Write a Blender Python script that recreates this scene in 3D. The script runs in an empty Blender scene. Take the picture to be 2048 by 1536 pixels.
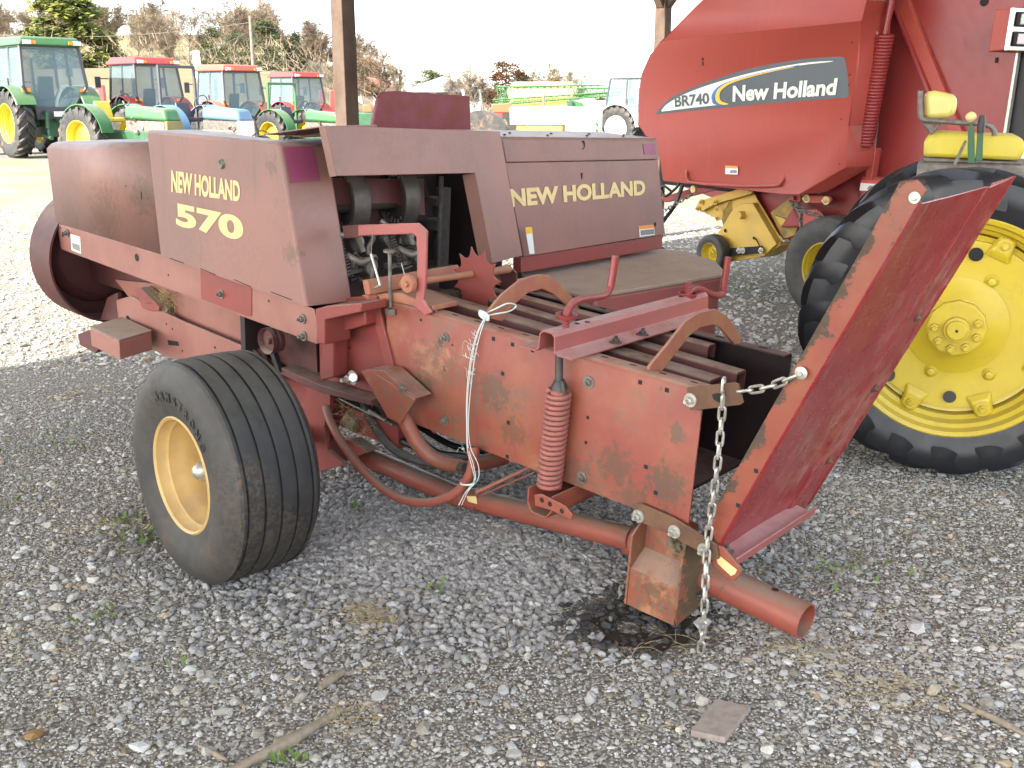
import bpy, bmesh, math, random
import numpy as np
from math import sin, cos, pi, radians, atan2, sqrt
from mathutils import Vector, Matrix
random.seed(7); rng = np.random.default_rng(7)
SC = bpy.context.scene; COL = SC.collection
# ------------------------------------------------------------------ camera
F, PIT, CH = 2050.0, radians(15.48), 1.53
cd = bpy.data.cameras.new('camera'); cam = bpy.data.objects.new('camera', cd); COL.objects.link(cam)
cd.sensor_width = 36.0; cd.lens = 36.0 * F / 2048; cd.clip_start = 0.05; cd.clip_end = 2000
cam.location = (0, 0, CH); cam.rotation_euler = (pi/2 - PIT, 0, 0); SC.camera = cam
# ------------------------------------------------------------------ light
SUN_AZ, SUN_EL = radians(-134), radians(33)
w = bpy.data.worlds.new('World'); SC.world = w; w.use_nodes = True
nt = w.node_tree; bg = nt.nodes['Background']; sky = nt.nodes.new('ShaderNodeTexSky')
sky.sky_type = 'NISHITA'; sky.sun_disc = False; sky.sun_elevation = SUN_EL; sky.sun_rotation = SUN_AZ
sky.dust_density = 1.2; sky.air_density = 1.0; sky.ozone_density = 1.0
hs = nt.nodes.new('ShaderNodeHueSaturation'); hs.inputs['Saturation'].default_value = .42; nt.links.new(sky.outputs[0], hs.inputs['Color']); nt.links.new(hs.outputs[0], bg.inputs[0]); bg.inputs[1].default_value = 0.15
sd = bpy.data.lights.new('sun', 'SUN'); sun = bpy.data.objects.new('sun', sd); COL.objects.link(sun)
sd.energy = 3.6; sd.angle = radians(0.53); sd.color = (1.0, 0.94, 0.84)
sv = Vector((sin(SUN_AZ)*cos(SUN_EL), cos(SUN_AZ)*cos(SUN_EL), sin(SUN_EL)))
sun.rotation_euler = sv.to_track_quat('Z', 'Y').to_euler(); sun.location = sv*30
SC.view_settings.view_transform = 'Standard'; SC.view_settings.look = 'None'
SC.view_settings.exposure = 2.36; SC.view_settings.gamma = 1.0; SC.view_settings.use_curve_mapping = False
# ------------------------------------------------------------------ image point -> place
CAM = Vector((0, 0, CH))
def ray(x, y): return Vector(((x-1024)/F, cos(PIT)+(768-y)/F*sin(PIT), -sin(PIT)+(768-y)/F*cos(PIT)))
def atY(x, y, Y): d = ray(x, y); return CAM + d*(Y/d.y)
def gnd(x, y, z=0): d = ray(x, y); return CAM + d*((z-CH)/d.z)
def frame(o, X, Y, Z): return Matrix(((X[0], Y[0], Z[0], o[0]), (X[1], Y[1], Z[1], o[1]), (X[2], Y[2], Z[2], o[2]), (0, 0, 0, 1)))
def heading(o, az):   # x forward, y left, z up
    return frame(o, (sin(az), cos(az), 0), (-cos(az), sin(az), 0), (0, 0, 1))
def hit(fr, x, y, ax, v):
    inv = fr.inverted(); d = inv.to_3x3() @ ray(x, y); c = inv @ CAM
    return c + d*((v-c[ax])/d[ax])
# ------------------------------------------------------------------ materials
def mat(name, base, col2=None, sc=6, rust=None, rsc=9, rth=.62, dust=0, dcol=(.30, .25, .19), streak=0, scol=None,
        rough=.55, metal=0, bump=.15, bsc=60, spec=.5, alpha=1, trans=0, fleck=0, grime=0, edge=None, spots=None, spotc=(.10, .058, .036)):
    m = bpy.data.materials.new(name); m.use_nodes = True; n = m.node_tree.nodes; L = m.node_tree.links
    b = n['Principled BSDF']; tc = n.new('ShaderNodeTexCoord')
    def noise(s, det=6, r=.6, vec=None, dist=0):
        q = n.new('ShaderNodeTexNoise'); q.inputs['Scale'].default_value = s; q.inputs['Detail'].default_value = det
        q.inputs['Roughness'].default_value = r; q.inputs['Distortion'].default_value = dist
        L.new(vec or tc.outputs['Object'], q.inputs['Vector']); return q.outputs['Fac']
    def ramp(s, a, c):
        q = n.new('ShaderNodeMapRange'); q.inputs[1].default_value = a; q.inputs[2].default_value = c
        q.interpolation_type = 'SMOOTHSTEP'; L.new(s, q.inputs[0]); return q.outputs[0]
    def mix(f, A, B):
        q = n.new('ShaderNodeMix'); q.data_type = 'RGBA'
        if isinstance(f, float): q.inputs[0].default_value = f
        else: L.new(f, q.inputs[0])
        for s, i in ((A, 6), (B, 7)):
            if isinstance(s, tuple): q.inputs[i].default_value = (*s[:3], 1)
            else: L.new(s, q.inputs[i])
        return q.outputs[2]
    def mul(s, k):
        q = n.new('ShaderNodeMath'); q.operation = 'MULTIPLY'; L.new(s, q.inputs[0])
        if isinstance(k, (int, float)): q.inputs[1].default_value = k
        else: L.new(k, q.inputs[1])
        return q.outputs[0]
    c = tuple(base)
    if col2: c = mix(ramp(noise(sc, 8, .62), .35, .68), c, tuple(col2))
    if fleck: c = mix(mul(ramp(noise(170, 3, .7), .62, .72), fleck), c, tuple(min(1, v*1.9+.03) for v in base))
    if streak:
        mp = n.new('ShaderNodeMapping'); mp.inputs['Scale'].default_value = (26, 26, 1.6); L.new(tc.outputs['Object'], mp.inputs['Vector'])
        f = mul(ramp(noise(1, 6, .65, mp.outputs[0]), .48, .75), ramp(noise(2.3, 4, .5), .4, .65))
        c = mix(mul(f, streak), c, tuple(scol or (.12, .08, .05)))
    if grime:
        f = mul(ramp(noise(2.6, 5, .6, dist=.5), .48, .60), ramp(noise(55, 8, .75), .44, .60)); c = mix(mul(f, grime), c, (.13, .095, .06))
        f = mul(ramp(noise(1.9, 4, .5, dist=.3), .55, .66), ramp(noise(16, 8, .7), .45, .62)); c = mix(mul(f, grime*.75), c, (.42, .21, .10))
    for (sx_c, sr, sk) in (spots or []):
        ds = n.new('ShaderNodeVectorMath'); ds.operation = 'DISTANCE'; L.new(tc.outputs['Object'], ds.inputs[0]); ds.inputs[1].default_value = sx_c
        mq = n.new('ShaderNodeMapRange'); L.new(ds.outputs['Value'], mq.inputs[0]); mq.inputs[1].default_value = 0; mq.inputs[2].default_value = sr; mq.inputs[3].default_value = .30; mq.inputs[4].default_value = -.15
        aq = n.new('ShaderNodeMath'); L.new(mq.outputs[0], aq.inputs[0]); L.new(noise(34, 9, .74), aq.inputs[1]); c = mix(mul(ramp(aq.outputs[0], .57, .70), sk), c, tuple(spotc))
    rm = None
    if rust:
        r1 = noise(rsc, 10, .72, dist=.2)
        if edge:    # paint flaked off along an edge of the sheet
            dt = n.new('ShaderNodeVectorMath'); dt.operation = 'DOT_PRODUCT'; L.new(tc.outputs['Object'], dt.inputs[0]); dt.inputs[1].default_value = edge[1]
            mr_ = n.new('ShaderNodeMapRange'); L.new(dt.outputs['Value'], mr_.inputs[0]); k0 = Vector(edge[0]).dot(Vector(edge[1])); mr_.inputs[1].default_value = k0; mr_.inputs[2].default_value = k0+edge[2]; mr_.inputs[3].default_value = edge[3]; mr_.inputs[4].default_value = 0
            ad = n.new('ShaderNodeMath'); L.new(r1, ad.inputs[0]); L.new(mr_.outputs[0], ad.inputs[1]); r1 = ad.outputs[0]
        rm = ramp(r1, rth, rth+.03)
        c = mix(rm, c, mix(noise(50, 6, .7), tuple(rust), tuple(v*.4 for v in rust)))
    if dust:
        g = n.new('ShaderNodeNewGeometry'); sp = n.new('ShaderNodeSeparateXYZ'); L.new(g.outputs['Normal'], sp.inputs[0])
        f = mul(ramp(sp.outputs[2], .35, .95), ramp(noise(11, 9, .7), .2, .6))
        c = mix(mul(f, dust), c, tuple(dcol))
    if isinstance(c, tuple): b.inputs['Base Color'].default_value = (*c[:3], 1)
    else: L.new(c, b.inputs['Base Color'])
    rr = n.new('ShaderNodeMapRange'); L.new(noise(14, 6, .6), rr.inputs[0]); rr.inputs[3].default_value = max(.03, rough-.12); rr.inputs[4].default_value = min(1, rough+.15)
    if rm is not None:
        mx = n.new('ShaderNodeMath'); mx.operation = 'MAXIMUM'; L.new(rr.outputs[0], mx.inputs[0]); L.new(mul(rm, .9), mx.inputs[1]); L.new(mx.outputs[0], b.inputs['Roughness'])
    else: L.new(rr.outputs[0], b.inputs['Roughness'])
    b.inputs['Metallic'].default_value = metal; b.inputs['Specular IOR Level'].default_value = spec
    if alpha < 1: b.inputs['Alpha'].default_value = alpha
    if trans: b.inputs['Transmission Weight'].default_value = trans
    if bump:
        bp = n.new('ShaderNodeBump'); bp.inputs['Strength'].default_value = bump; bp.inputs['Distance'].default_value = .004
        L.new(noise(bsc, 6, .65), bp.inputs['Height']); L.new(bp.outputs[0], b.inputs['Normal'])
    return m
RUST = (.13, .07, .04)
M = dict(
 inner=mat('shade_darkened_interior', (.030, .016, .016), (.018, .013, .014), 9, rough=.6, dust=.7, dcol=(.20, .13, .11)),  # near-black, so the shade inside the machine is put into the sheet colour
 hood=mat('faded_pink_red_paint', (.285, .138, .112), (.225, .12, .10), 2.2, rust=(.16, .11, .09), rsc=14, rth=.69, dust=.8, dcol=(.36, .31, .28), spots=[((-2.98, -.17, .50), .28, .55), ((-2.66, -.17, .62), .2, .55), ((-1.62, -.17, .55), .09, .6), ((-1.72, -.17, .85), .08, .6), ((-3.3, -.15, .45), .2, .4)], spotc=(.12, .085, .06), streak=.6, scol=(.16, .11, .075), rough=.46, fleck=.35, bump=.10, bsc=9, grime=.22),
 hood2=mat('sun_faded_shield_paint', (.31, .135, .105), (.255, .10, .078), 5, rust=(.12, .07, .05), rsc=22, rth=.70, dust=.8, streak=.3, rough=.45, fleck=.2, bump=.08, bsc=14),
 chamber=mat('orange_red_worn_paint', (.235, .048, .032), (.28, .085, .045), 4, rust=(.15, .095, .055), rsc=5.5, rth=.63, dust=.9, dcol=(.33, .22, .17), streak=.6, scol=(.13, .085, .05), spots=[((-.09, 0, .10), .17, .85), ((-.07, 0, .27), .07, .8), ((-.78, 0, .22), .16, .7), ((-.68, 0, .10), .12, .6), ((-.27, 0, .11), .15, .75), ((-1.10, 0, .15), .11, .8), ((-.42, 0, .03), .14, .6), ((-.2, 0, .02), .12, .6), ((-.1, 0, -.25), .09, .7)], grime=1.0, edge=((0, 0, 0), (-1, 0, 0), .06, .12), rough=.5, fleck=.25, bump=.15, bsc=40),
 red=mat('dark_red_paint', (.25, .048, .040), (.21, .05, .042), 7, rust=RUST, rsc=17, rth=.69, dust=.8, rough=.42, bump=.1),
 redin=mat('shaded_maroon_paint', (.11, .03, .028), (.08, .03, .026), 8, rust=RUST, rsc=13, rth=.62, dust=.9, dcol=(.30, .22, .17), rough=.6),  # red paint darkened, interior shade put into its colour
 chute=mat('bright_red_scratched_paint', (.235, .018, .022), (.28, .04, .036), 6, rust=(.12, .07, .045), rsc=9, rth=.64, dust=.35, dcol=(.40, .24, .23), streak=.7, scol=(.42, .2, .2), rough=.27, fleck=.9, bump=.12, grime=.35),
 chuteside=mat('orange_red_flaking_paint', (.235, .05, .03), (.27, .08, .04), 5, rust=(.12, .08, .055), rsc=6.0, rth=.60, grime=.5, dust=.2, rough=.45, fleck=.3, bump=.2),
 pinkred=mat('pink_red_glossy_paint', (.36, .10, .09), (.31, .10, .09), 9, dust=.85, dcol=(.45, .28, .26), rough=.33, rust=RUST, rsc=16, rth=.7),
 tube=mat('orange_tube_paint', (.28, .068, .042), (.22, .06, .04), 4, rust=(.16, .09, .05), rsc=6, rth=.63, dust=.95, dcol=(.20, .15, .11), rough=.5),
 rustbar=mat('rusty_brown_steel', (.16, .085, .05), (.10, .055, .035), 12, rough=.8, dust=.3, bump=.3, spec=.3),
 lid=mat('dusty_lid', (.34, .22, .17), (.30, .23, .18), 5, dust=.9, dcol=(.40, .32, .25), rough=.7, bump=.1),
 handle=mat('crank_red_paint', (.26, .035, .035), (.22, .04, .04), 20, dust=.4, rough=.35, rust=RUST, rsc=30, rth=.68),
 arch=mat('scuffed_arch_paint', (.34, .11, .075), (.36, .17, .075), 14, dust=.6, rust=(.2, .12, .08), rsc=24, rth=.66, rough=.55),
 spring=mat('pink_spring_paint', (.33, .10, .085), (.25, .08, .06), 30, dust=.4, rust=RUST, rsc=40, rth=.66, rough=.55),
 steel=mat('zinc_plated_steel', (.58, .56, .50), (.42, .40, .34), 60, metal=.7, rough=.38, bump=.1),
 dull=mat('dull_grey_steel', (.22, .20, .175), (.12, .10, .085), 25, metal=.5, rough=.55, dust=.5),
 oily=mat('oily_dark_iron', (.035, .032, .032), (.07, .06, .05), 30, rough=.5, dust=.3),
 black=mat('black_gap', (.012, .011, .012), rough=.8, bump=0),
 rubber=mat('dusty_black_rubber', (.018, .018, .019), (.030, .029, .028), 9, rough=.62, bump=.3, bsc=45, dust=.5, dcol=(.12, .115, .10), grime=.45, streak=.3, scol=(.10, .085, .06)),
 sidewall=mat('greyed_sidewall_rubber', (.052, .046, .039), (.030, .030, .029), 7, rough=.62, bump=.12, grime=.3, dust=.5, dcol=(.16, .15, .13)),
 blackrub=mat('shiny_black_lug_rubber', (.009, .010, .013), (.014, .014, .017), 9, rough=.42, bump=.12, bsc=30, rust=(.09, .055, .03), rsc=6, rth=.66),
 belt=mat('black_belt', (.014, .014, .016), rough=.45, bump=.05),
 ywheel=mat('worn_yellow_rim', (.62, .41, .15), (.52, .35, .14), 10, rust=(.25, .15, .06), rsc=9, rth=.68, rough=.5, dust=.4),
 yellow=mat('fresh_yellow_paint', (.56, .42, .025), (.52, .38, .03), 5, rough=.36, bump=.08, dust=.4, dcol=(.35, .30, .14), fleck=.1, grime=.14),
 ypick=mat('worn_yellow_panel', (.60, .38, .06), (.52, .34, .07), 8, rough=.45, rust=(.3, .2, .08), rsc=14, rth=.68, dust=.3),
 ydark=mat('yellow_scraped_metal', (.42, .27, .05), (.2, .14, .05), 12, rough=.6),
 seat=mat('yellow_vinyl', (.60, .47, .03), (.52, .42, .06), 7, rough=.45, bump=.2, bsc=14, dust=.3, dcol=(.6, .5, .25)),
 seatback=mat('pale_yellow_vinyl', (.62, .55, .17), (.56, .47, .12), 7, rough=.28, bump=.1, bsc=14),
 brred=mat('clean_red_paint', (.37, .060, .044), (.34, .058, .044), 2, rough=.42, bump=.05, bsc=5, dust=.5, dcol=(.42, .22, .19), fleck=.18, streak=.18, scol=(.45, .16, .13), spec=.4),
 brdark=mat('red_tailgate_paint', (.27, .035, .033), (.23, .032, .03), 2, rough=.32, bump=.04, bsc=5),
 cream=mat('cream_decal', (.72, .56, .25), (.66, .50, .22), 30, rough=.5, bump=0),
 purple=mat('faded_purple_reflector', (.27, .055, .115), (.23, .05, .09), 10, rough=.4, bump=.05),
 maroon=mat('maroon_sheet', (.16, .025, .02), (.19, .035, .055), 10, rough=.45, rust=(.2, .12, .12), rsc=9, rth=.66),
 white=mat('white_sticker', (.72, .72, .68), rough=.5, bump=0),
 orange=mat('orange_label', (.75, .28, .05), rough=.5, bump=0),
 greyd=mat('charcoal_decal', (.055, .065, .075), rough=.35, bump=0),
 swoosh=mat('pale_swoosh', (.68, .70, .62), rough=.4, bump=0),
 blue=mat('decal_blue', (.03, .13, .42), rough=.4, bump=0), gold=mat('decal_gold', (.75, .45, .03), rough=.4, bump=0),
 print=mat('grey_print', (.22, .22, .21), rough=.6, bump=0),
 greasy=mat('greasy_cast_iron', (.09, .075, .065), (.05, .042, .038), 14, metal=.3, rough=.5, dust=.6, dcol=(.22, .19, .16)),
 twine=mat('pale_blue_twine', (.55, .68, .70), (.66, .68, .62), 60, rough=.8, bump=0),
 hay=mat('dusty_chaff', (.13, .10, .065), (.24, .19, .12), 70, rough=.95, bump=.6, bsc=150, spec=.1),
 straw=mat('dry_straw', (.42, .33, .17), (.30, .22, .11), 30, rough=.9, bump=0, spec=.2),
 wood=mat('weathered_post_wood', (.115, .08, .06), (.075, .052, .04), 5, streak=.9, scol=(.07, .04, .025), rough=.8, bump=.3, bsc=30, spec=.2),
 roof=mat('roof_sheet', (.70, .69, .66), rough=.6), 
 green=mat('tractor_green', (.03, .13, .05), (.035, .11, .02), 6, rough=.4, dust=.3),
 greend=mat('dark_green_iron', (.02, .10, .04), (.03, .06, .03), 6, rough=.5),
 tred=mat('tractor_red', (.33, .04, .035), rough=.4), torange=mat('tractor_orange', (.45, .10, .04), rough=.4),
 tredo=mat('faded_tractor_red', (.38, .065, .035), rough=.45, dust=.4), tblue=mat('tractor_blue', (.09, .17, .27), rough=.4), twhite=mat('tractor_white', (.70, .70, .66), rough=.5),
 charcoal=mat('charcoal_frame', (.05, .05, .06), rough=.5), blackseat=mat('black_vinyl', (.02, .02, .03), rough=.4),
 glass=mat('cab_glass', (.16, .24, .27), rough=.06, bump=0, alpha=.55, spec=.5),
 amber=mat('amber_lens', (.75, .22, .02), rough=.25, bump=0), redlens=mat('red_lens', (.55, .06, .06), rough=.2, bump=0), clear=mat('pale_lens', (.62, .55, .55), rough=.12, bump=0),
 chrome=mat('chrome', (.7, .7, .7), metal=1, rough=.12, bump=0),
 bark=mat('grey_bark', (.19, .16, .13), (.13, .11, .09), 4, rough=.9, bump=0), twig=mat('tan_twigs', (.22, .17, .12), (.15, .115, .085), .6, rough=.9, bump=0, spec=.1),
 pine=mat('pine_needles', (.17, .18, .035), (.06, .08, .025), .7, rough=.8, bump=0, spec=.2), cedar=mat('cedar_foliage', (.045, .065, .028), (.085, .085, .035), .6, rough=.8, bump=0, spec=.2),
 rustleaf=mat('rust_leaves', (.22, .085, .04), (.16, .08, .02), .8, rough=.8, bump=0), paleleaf=mat('pale_leaves', (.24, .22, .09), (.17, .14, .06), .8, rough=.8, bump=0),
 siding=mat('house_siding', (.6, .6, .58), rough=.8), shingle=mat('grey_shingle', (.25, .25, .26), rough=.9), redroof=mat('red_roof', (.28, .10, .08), rough=.8),
 weed=mat('weed_green', (.14, .22, .04), (.09, .15, .03), 20, rough=.7, bump=0),
)
# ------------------------------------------------------------------ mesh builder (coordinates of the current thing)
class MB:
    def __init__(s): s.v = []; s.f = []
    def add(s, vs, fs):
        k = len(s.v); s.v += [tuple(v) for v in vs]; s.f += [tuple(i+k for i in f) for f in fs]; return s
    def box(s, a, b):
        x0, y0, z0 = [min(p, q) for p, q in zip(a, b)]; x1, y1, z1 = [max(p, q) for p, q in zip(a, b)]
        return s.add([(x0,y0,z0),(x1,y0,z0),(x1,y1,z0),(x0,y1,z0),(x0,y0,z1),(x1,y0,z1),(x1,y1,z1),(x0,y1,z1)],
                     [(0,3,2,1),(4,5,6,7),(0,1,5,4),(1,2,6,5),(2,3,7,6),(3,0,4,7)])
    def hexa(s, lo, hi):   # two quads
        return s.add(list(lo)+list(hi), [(0,3,2,1),(4,5,6,7),(0,1,5,4),(1,2,6,5),(2,3,7,6),(3,0,4,7)])
    def prism(s, pts, ext):
        n = len(pts); e = Vector(ext); pts = [Vector(p) for p in pts]
        return s.add(pts+[p+e for p in pts], [tuple(range(n)), tuple(range(2*n-1, n-1, -1))]+[(i, i+n, (i+1) % n+n, (i+1) % n) for i in range(n)])
    def ring(s, outer, inner, ext):
        n = len(outer); e = Vector(ext); o = [Vector(p) for p in outer]; q = [Vector(p) for p in inner]
        vs = o+q+[p+e for p in o]+[p+e for p in q]; fs = []
        for i in range(n):
            j = (i+1) % n
            fs += [(i, j, n+j, n+i), (2*n+i, 3*n+i, 3*n+j, 2*n+j), (i, 2*n+i, 2*n+j, j), (n+i, n+j, 3*n+j, 3*n+i)]
        return s.add(vs, fs)
    def tube(s, path, r, n=10, cap=True, close=False):
        P = [Vector(p) for p in path]; m = len(P); rs = r if isinstance(r, (list, tuple)) else [r]*m
        T = []
        for i in range(m):
            if close: t = P[(i+1) % m]-P[i-1]
            else: t = P[min(i+1, m-1)]-P[max(i-1, 0)]
            T.append(t.normalized() if t.length > 1e-9 else Vector((0, 0, 1)))
        a = Vector((0, 0, 1)) if abs(T[0].z) < .9 else Vector((1, 0, 0)); u = T[0].cross(a).normalized(); vs = []
        for i in range(m):
            u = (u-T[i]*u.dot(T[i])); u = u.normalized() if u.length > 1e-6 else T[i].orthogonal().normalized(); v = T[i].cross(u)
            vs += [P[i]+(u*cos(2*pi*k/n)+v*sin(2*pi*k/n))*rs[i] for k in range(n)]
        fs = [(i*n+k, i*n+(k+1) % n, ((i+1) % m)*n+(k+1) % n, ((i+1) % m)*n+k) for i in range(m if close else m-1) for k in range(n)]
        if cap and not close: fs += [tuple(range(n-1, -1, -1)), tuple((m-1)*n+k for k in range(n))]
        return s.add(vs, fs)
    def lathe(s, prof, c, axis='y', n=48, closed=False, a0=0, a1=2*pi):  # prof: (along axis, radius)
        c = Vector(c); A = {'x': ((1,0,0),(0,1,0),(0,0,1)), 'y': ((0,1,0),(1,0,0),(0,0,1)), 'z': ((0,0,1),(1,0,0),(0,1,0))}[axis] if isinstance(axis, str) else axis
        a, u, v = [Vector(q) for q in A]; full = abs(a1-a0-2*pi) < 1e-6; N = n if full else n+1; m = len(prof)
        vs = [c+a*h+(u*cos(a0+(a1-a0)*k/n)+v*sin(a0+(a1-a0)*k/n))*r for k in range(N) for h, r in prof]
        fs = [(k*m+i, k*m+i2, ((k+1) % N)*m+i2, ((k+1) % N)*m+i) for k in range(N if full else N-1) for i, i2 in ([(i, i+1) for i in range(m-1)]+([(m-1, 0)] if closed else []))]
        return s.add(vs, fs)
    def rod(s, a, b, r, n=12): return s.tube([a, b], r, n)
    def build(s, name, m, parent=None, bev=0, smooth=40, seg=2):
        me = bpy.data.meshes.new(name); me.from_pydata([tuple(v) for v in s.v], [], s.f); me.validate()
        bm = bmesh.new(); bm.from_mesh(me); bmesh.ops.recalc_face_normals(bm, faces=bm.faces); th = radians(smooth)
        for e in bm.edges:
            if len(e.link_faces) == 2 and e.calc_face_angle(0) > th: e.smooth = False
        for f in bm.faces: f.smooth = True
        bm.to_mesh(me); bm.free()
        o = bpy.data.objects.new(name, me); COL.objects.link(o)
        if parent: o.parent = parent
        if m: me.materials.append(M[m] if isinstance(m, str) else m)
        if bev:
            b = o.modifiers.new('bevel', 'BEVEL'); b.width = bev; b.segments = seg; b.limit_method = 'ANGLE'; b.angle_limit = radians(35); b.harden_normals = False
        return o
def tag(o, label, cat=None, group=None, kind=None):
    if label: o['label'] = label
    if cat: o['category'] = cat
    if group: o['group'] = group
    if kind: o['kind'] = kind
    return o
def thing(name, label, cat, fr, group=None):
    o = bpy.data.objects.new(name, None); o.empty_display_size = .3; COL.objects.link(o)
    o.matrix_world = fr if isinstance(fr, Matrix) else Matrix.Translation(fr); return tag(o, label, cat, group)
def copy_tree(o, parent=None):
    c = o.copy(); COL.objects.link(c); c.parent = parent
    for ch in list(o.children): copy_tree(ch, c)
    return c
def smoothpath(pts, k=6):
    P = [Vector(p) for p in pts]; out = []
    for i in range(len(P)-1):
        a, b, c, d = P[max(i-1, 0)], P[i], P[i+1], P[min(i+2, len(P)-1)]
        for j in range(k):
            t = j/k; out.append(.5*((2*b)+(c-a)*t+(2*a-5*b+4*c-d)*t*t+(3*b-a-3*c+d)*t**3))
    return out+[P[-1]]
def text(s, q, m, parent, name='lettering', bold=.02, depth=.0008, off=None, shear=0, sx=None):
    # q: corners lower-left, lower-right, upper-left in thing coordinates
    cu = bpy.data.curves.new(name, 'FONT'); cu.body = s; cu.offset = bold; cu.resolution_u = 5; cu.shear = shear
    t = bpy.data.objects.new(name, cu); COL.objects.link(t); dg = bpy.context.evaluated_depsgraph_get()
    me = bpy.data.meshes.new_from_object(t.evaluated_get(dg)); bpy.data.objects.remove(t); bpy.data.curves.remove(cu)
    a, b, c = [Vector(p) for p in q[:3]]; V = np.array([v.co[:2] for v in me.vertices]); lo = V.min(0); hi = V.max(0)
    nrm = (b-a).cross(c-a).normalized()
    if off is not None: nrm = Vector(off)
    else: nrm = nrm*.0015
    if len(q) == 4: d = Vector(q[3])
    else: d = b+c-a
    for v in me.vertices:
        u, w_ = (v.co.x-lo[0])/(hi[0]-lo[0]), (v.co.y-lo[1])/(hi[1]-lo[1])
        v.co = a*(1-u)*(1-w_)+b*u*(1-w_)+c*(1-u)*w_+d*u*w_+nrm
    me.materials.clear(); me.materials.append(M[m]); me.name = name
    o = bpy.data.objects.new(name, me); COL.objects.link(o); o.parent = parent
    for pl_ in me.polygons: pl_.use_smooth = False
    if depth > .002: so = o.modifiers.new('thick', 'SOLIDIFY'); so.thickness = depth; so.offset = 0
    return o
def bolt(mb, c, axis, r=.012, h=.012, wash=True):
    # hex head with washer; axis: outward direction
    a = Vector(axis).normalized(); u = a.orthogonal().normalized(); v = a.cross(u); c = Vector(c)
    if wash: mb.lathe([(0, 0), (0, r*1.7), (.003, r*1.7), (.003, 0)], c, (a, u, v), 16)
    mb.lathe([(.002, 0), (.002, r), (h, r*.97), (h+.002, r*.8), (h+.002, 0)], c, (a, u, v), 6)
    mb.lathe([(h, r*.5), (h*1.9, r*.5), (h*1.9, 0)], c, (a, u, v), 8)
def coil(a, b, R, r, turns, n=18, k=7):
    a = Vector(a); b = Vector(b); d = (b-a); L_ = d.length; d.normalize(); u = d.orthogonal().normalized(); v = d.cross(u); m = int(turns*n)
    return MB().tube([a+d*(L_*i/m)+(u*cos(2*pi*i/n)+v*sin(2*pi*i/n))*R for i in range(m+1)], r, k)
def coil_pts(a, b, R, turns, n=12):
    a = Vector(a); b = Vector(b); d = b-a; L_ = d.length; d.normalize(); u = d.orthogonal().normalized(); v = d.cross(u); m = int(turns*n); return [a+d*(L_*i/m)+(u*cos(2*pi*i/n)+v*sin(2*pi*i/n))*R for i in range(m+1)]
def chain(mb, pts, ln=.045, r=.0042, wd=.011):
    P = smoothpath(pts, 12); acc = [0]
    for i in range(1, len(P)): acc.append(acc[-1]+(P[i]-P[i-1]).length)
    step = ln-2*r*1.15; n = max(1, int(acc[-1]/step)); j = 0
    for i in range(n):
        s = (i+.5)*step
        while j < len(acc)-2 and acc[j+1] < s: j += 1
        t = (P[j+1]-P[j]).normalized(); c = P[j].lerp(P[j+1], min(1, (s-acc[j])/max(1e-6, acc[j+1]-acc[j])))
        u = t.orthogonal().normalized(); v = t.cross(u); an = radians(35 if i % 2 else 125); q = u*cos(an)+v*sin(an); h = ln/2-wd*.8
        loop = [c+t*(h+wd*.75*sin(x))+q*wd*cos(x)*.8 for x in np.linspace(0, pi, 7)]+[c-t*(h+wd*.75*sin(x))-q*wd*cos(x)*.8 for x in np.linspace(0, pi, 7)]
        mb.tube(loop, r, 6, close=True)
def struct(o): return tag(o, None, kind='structure')
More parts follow.
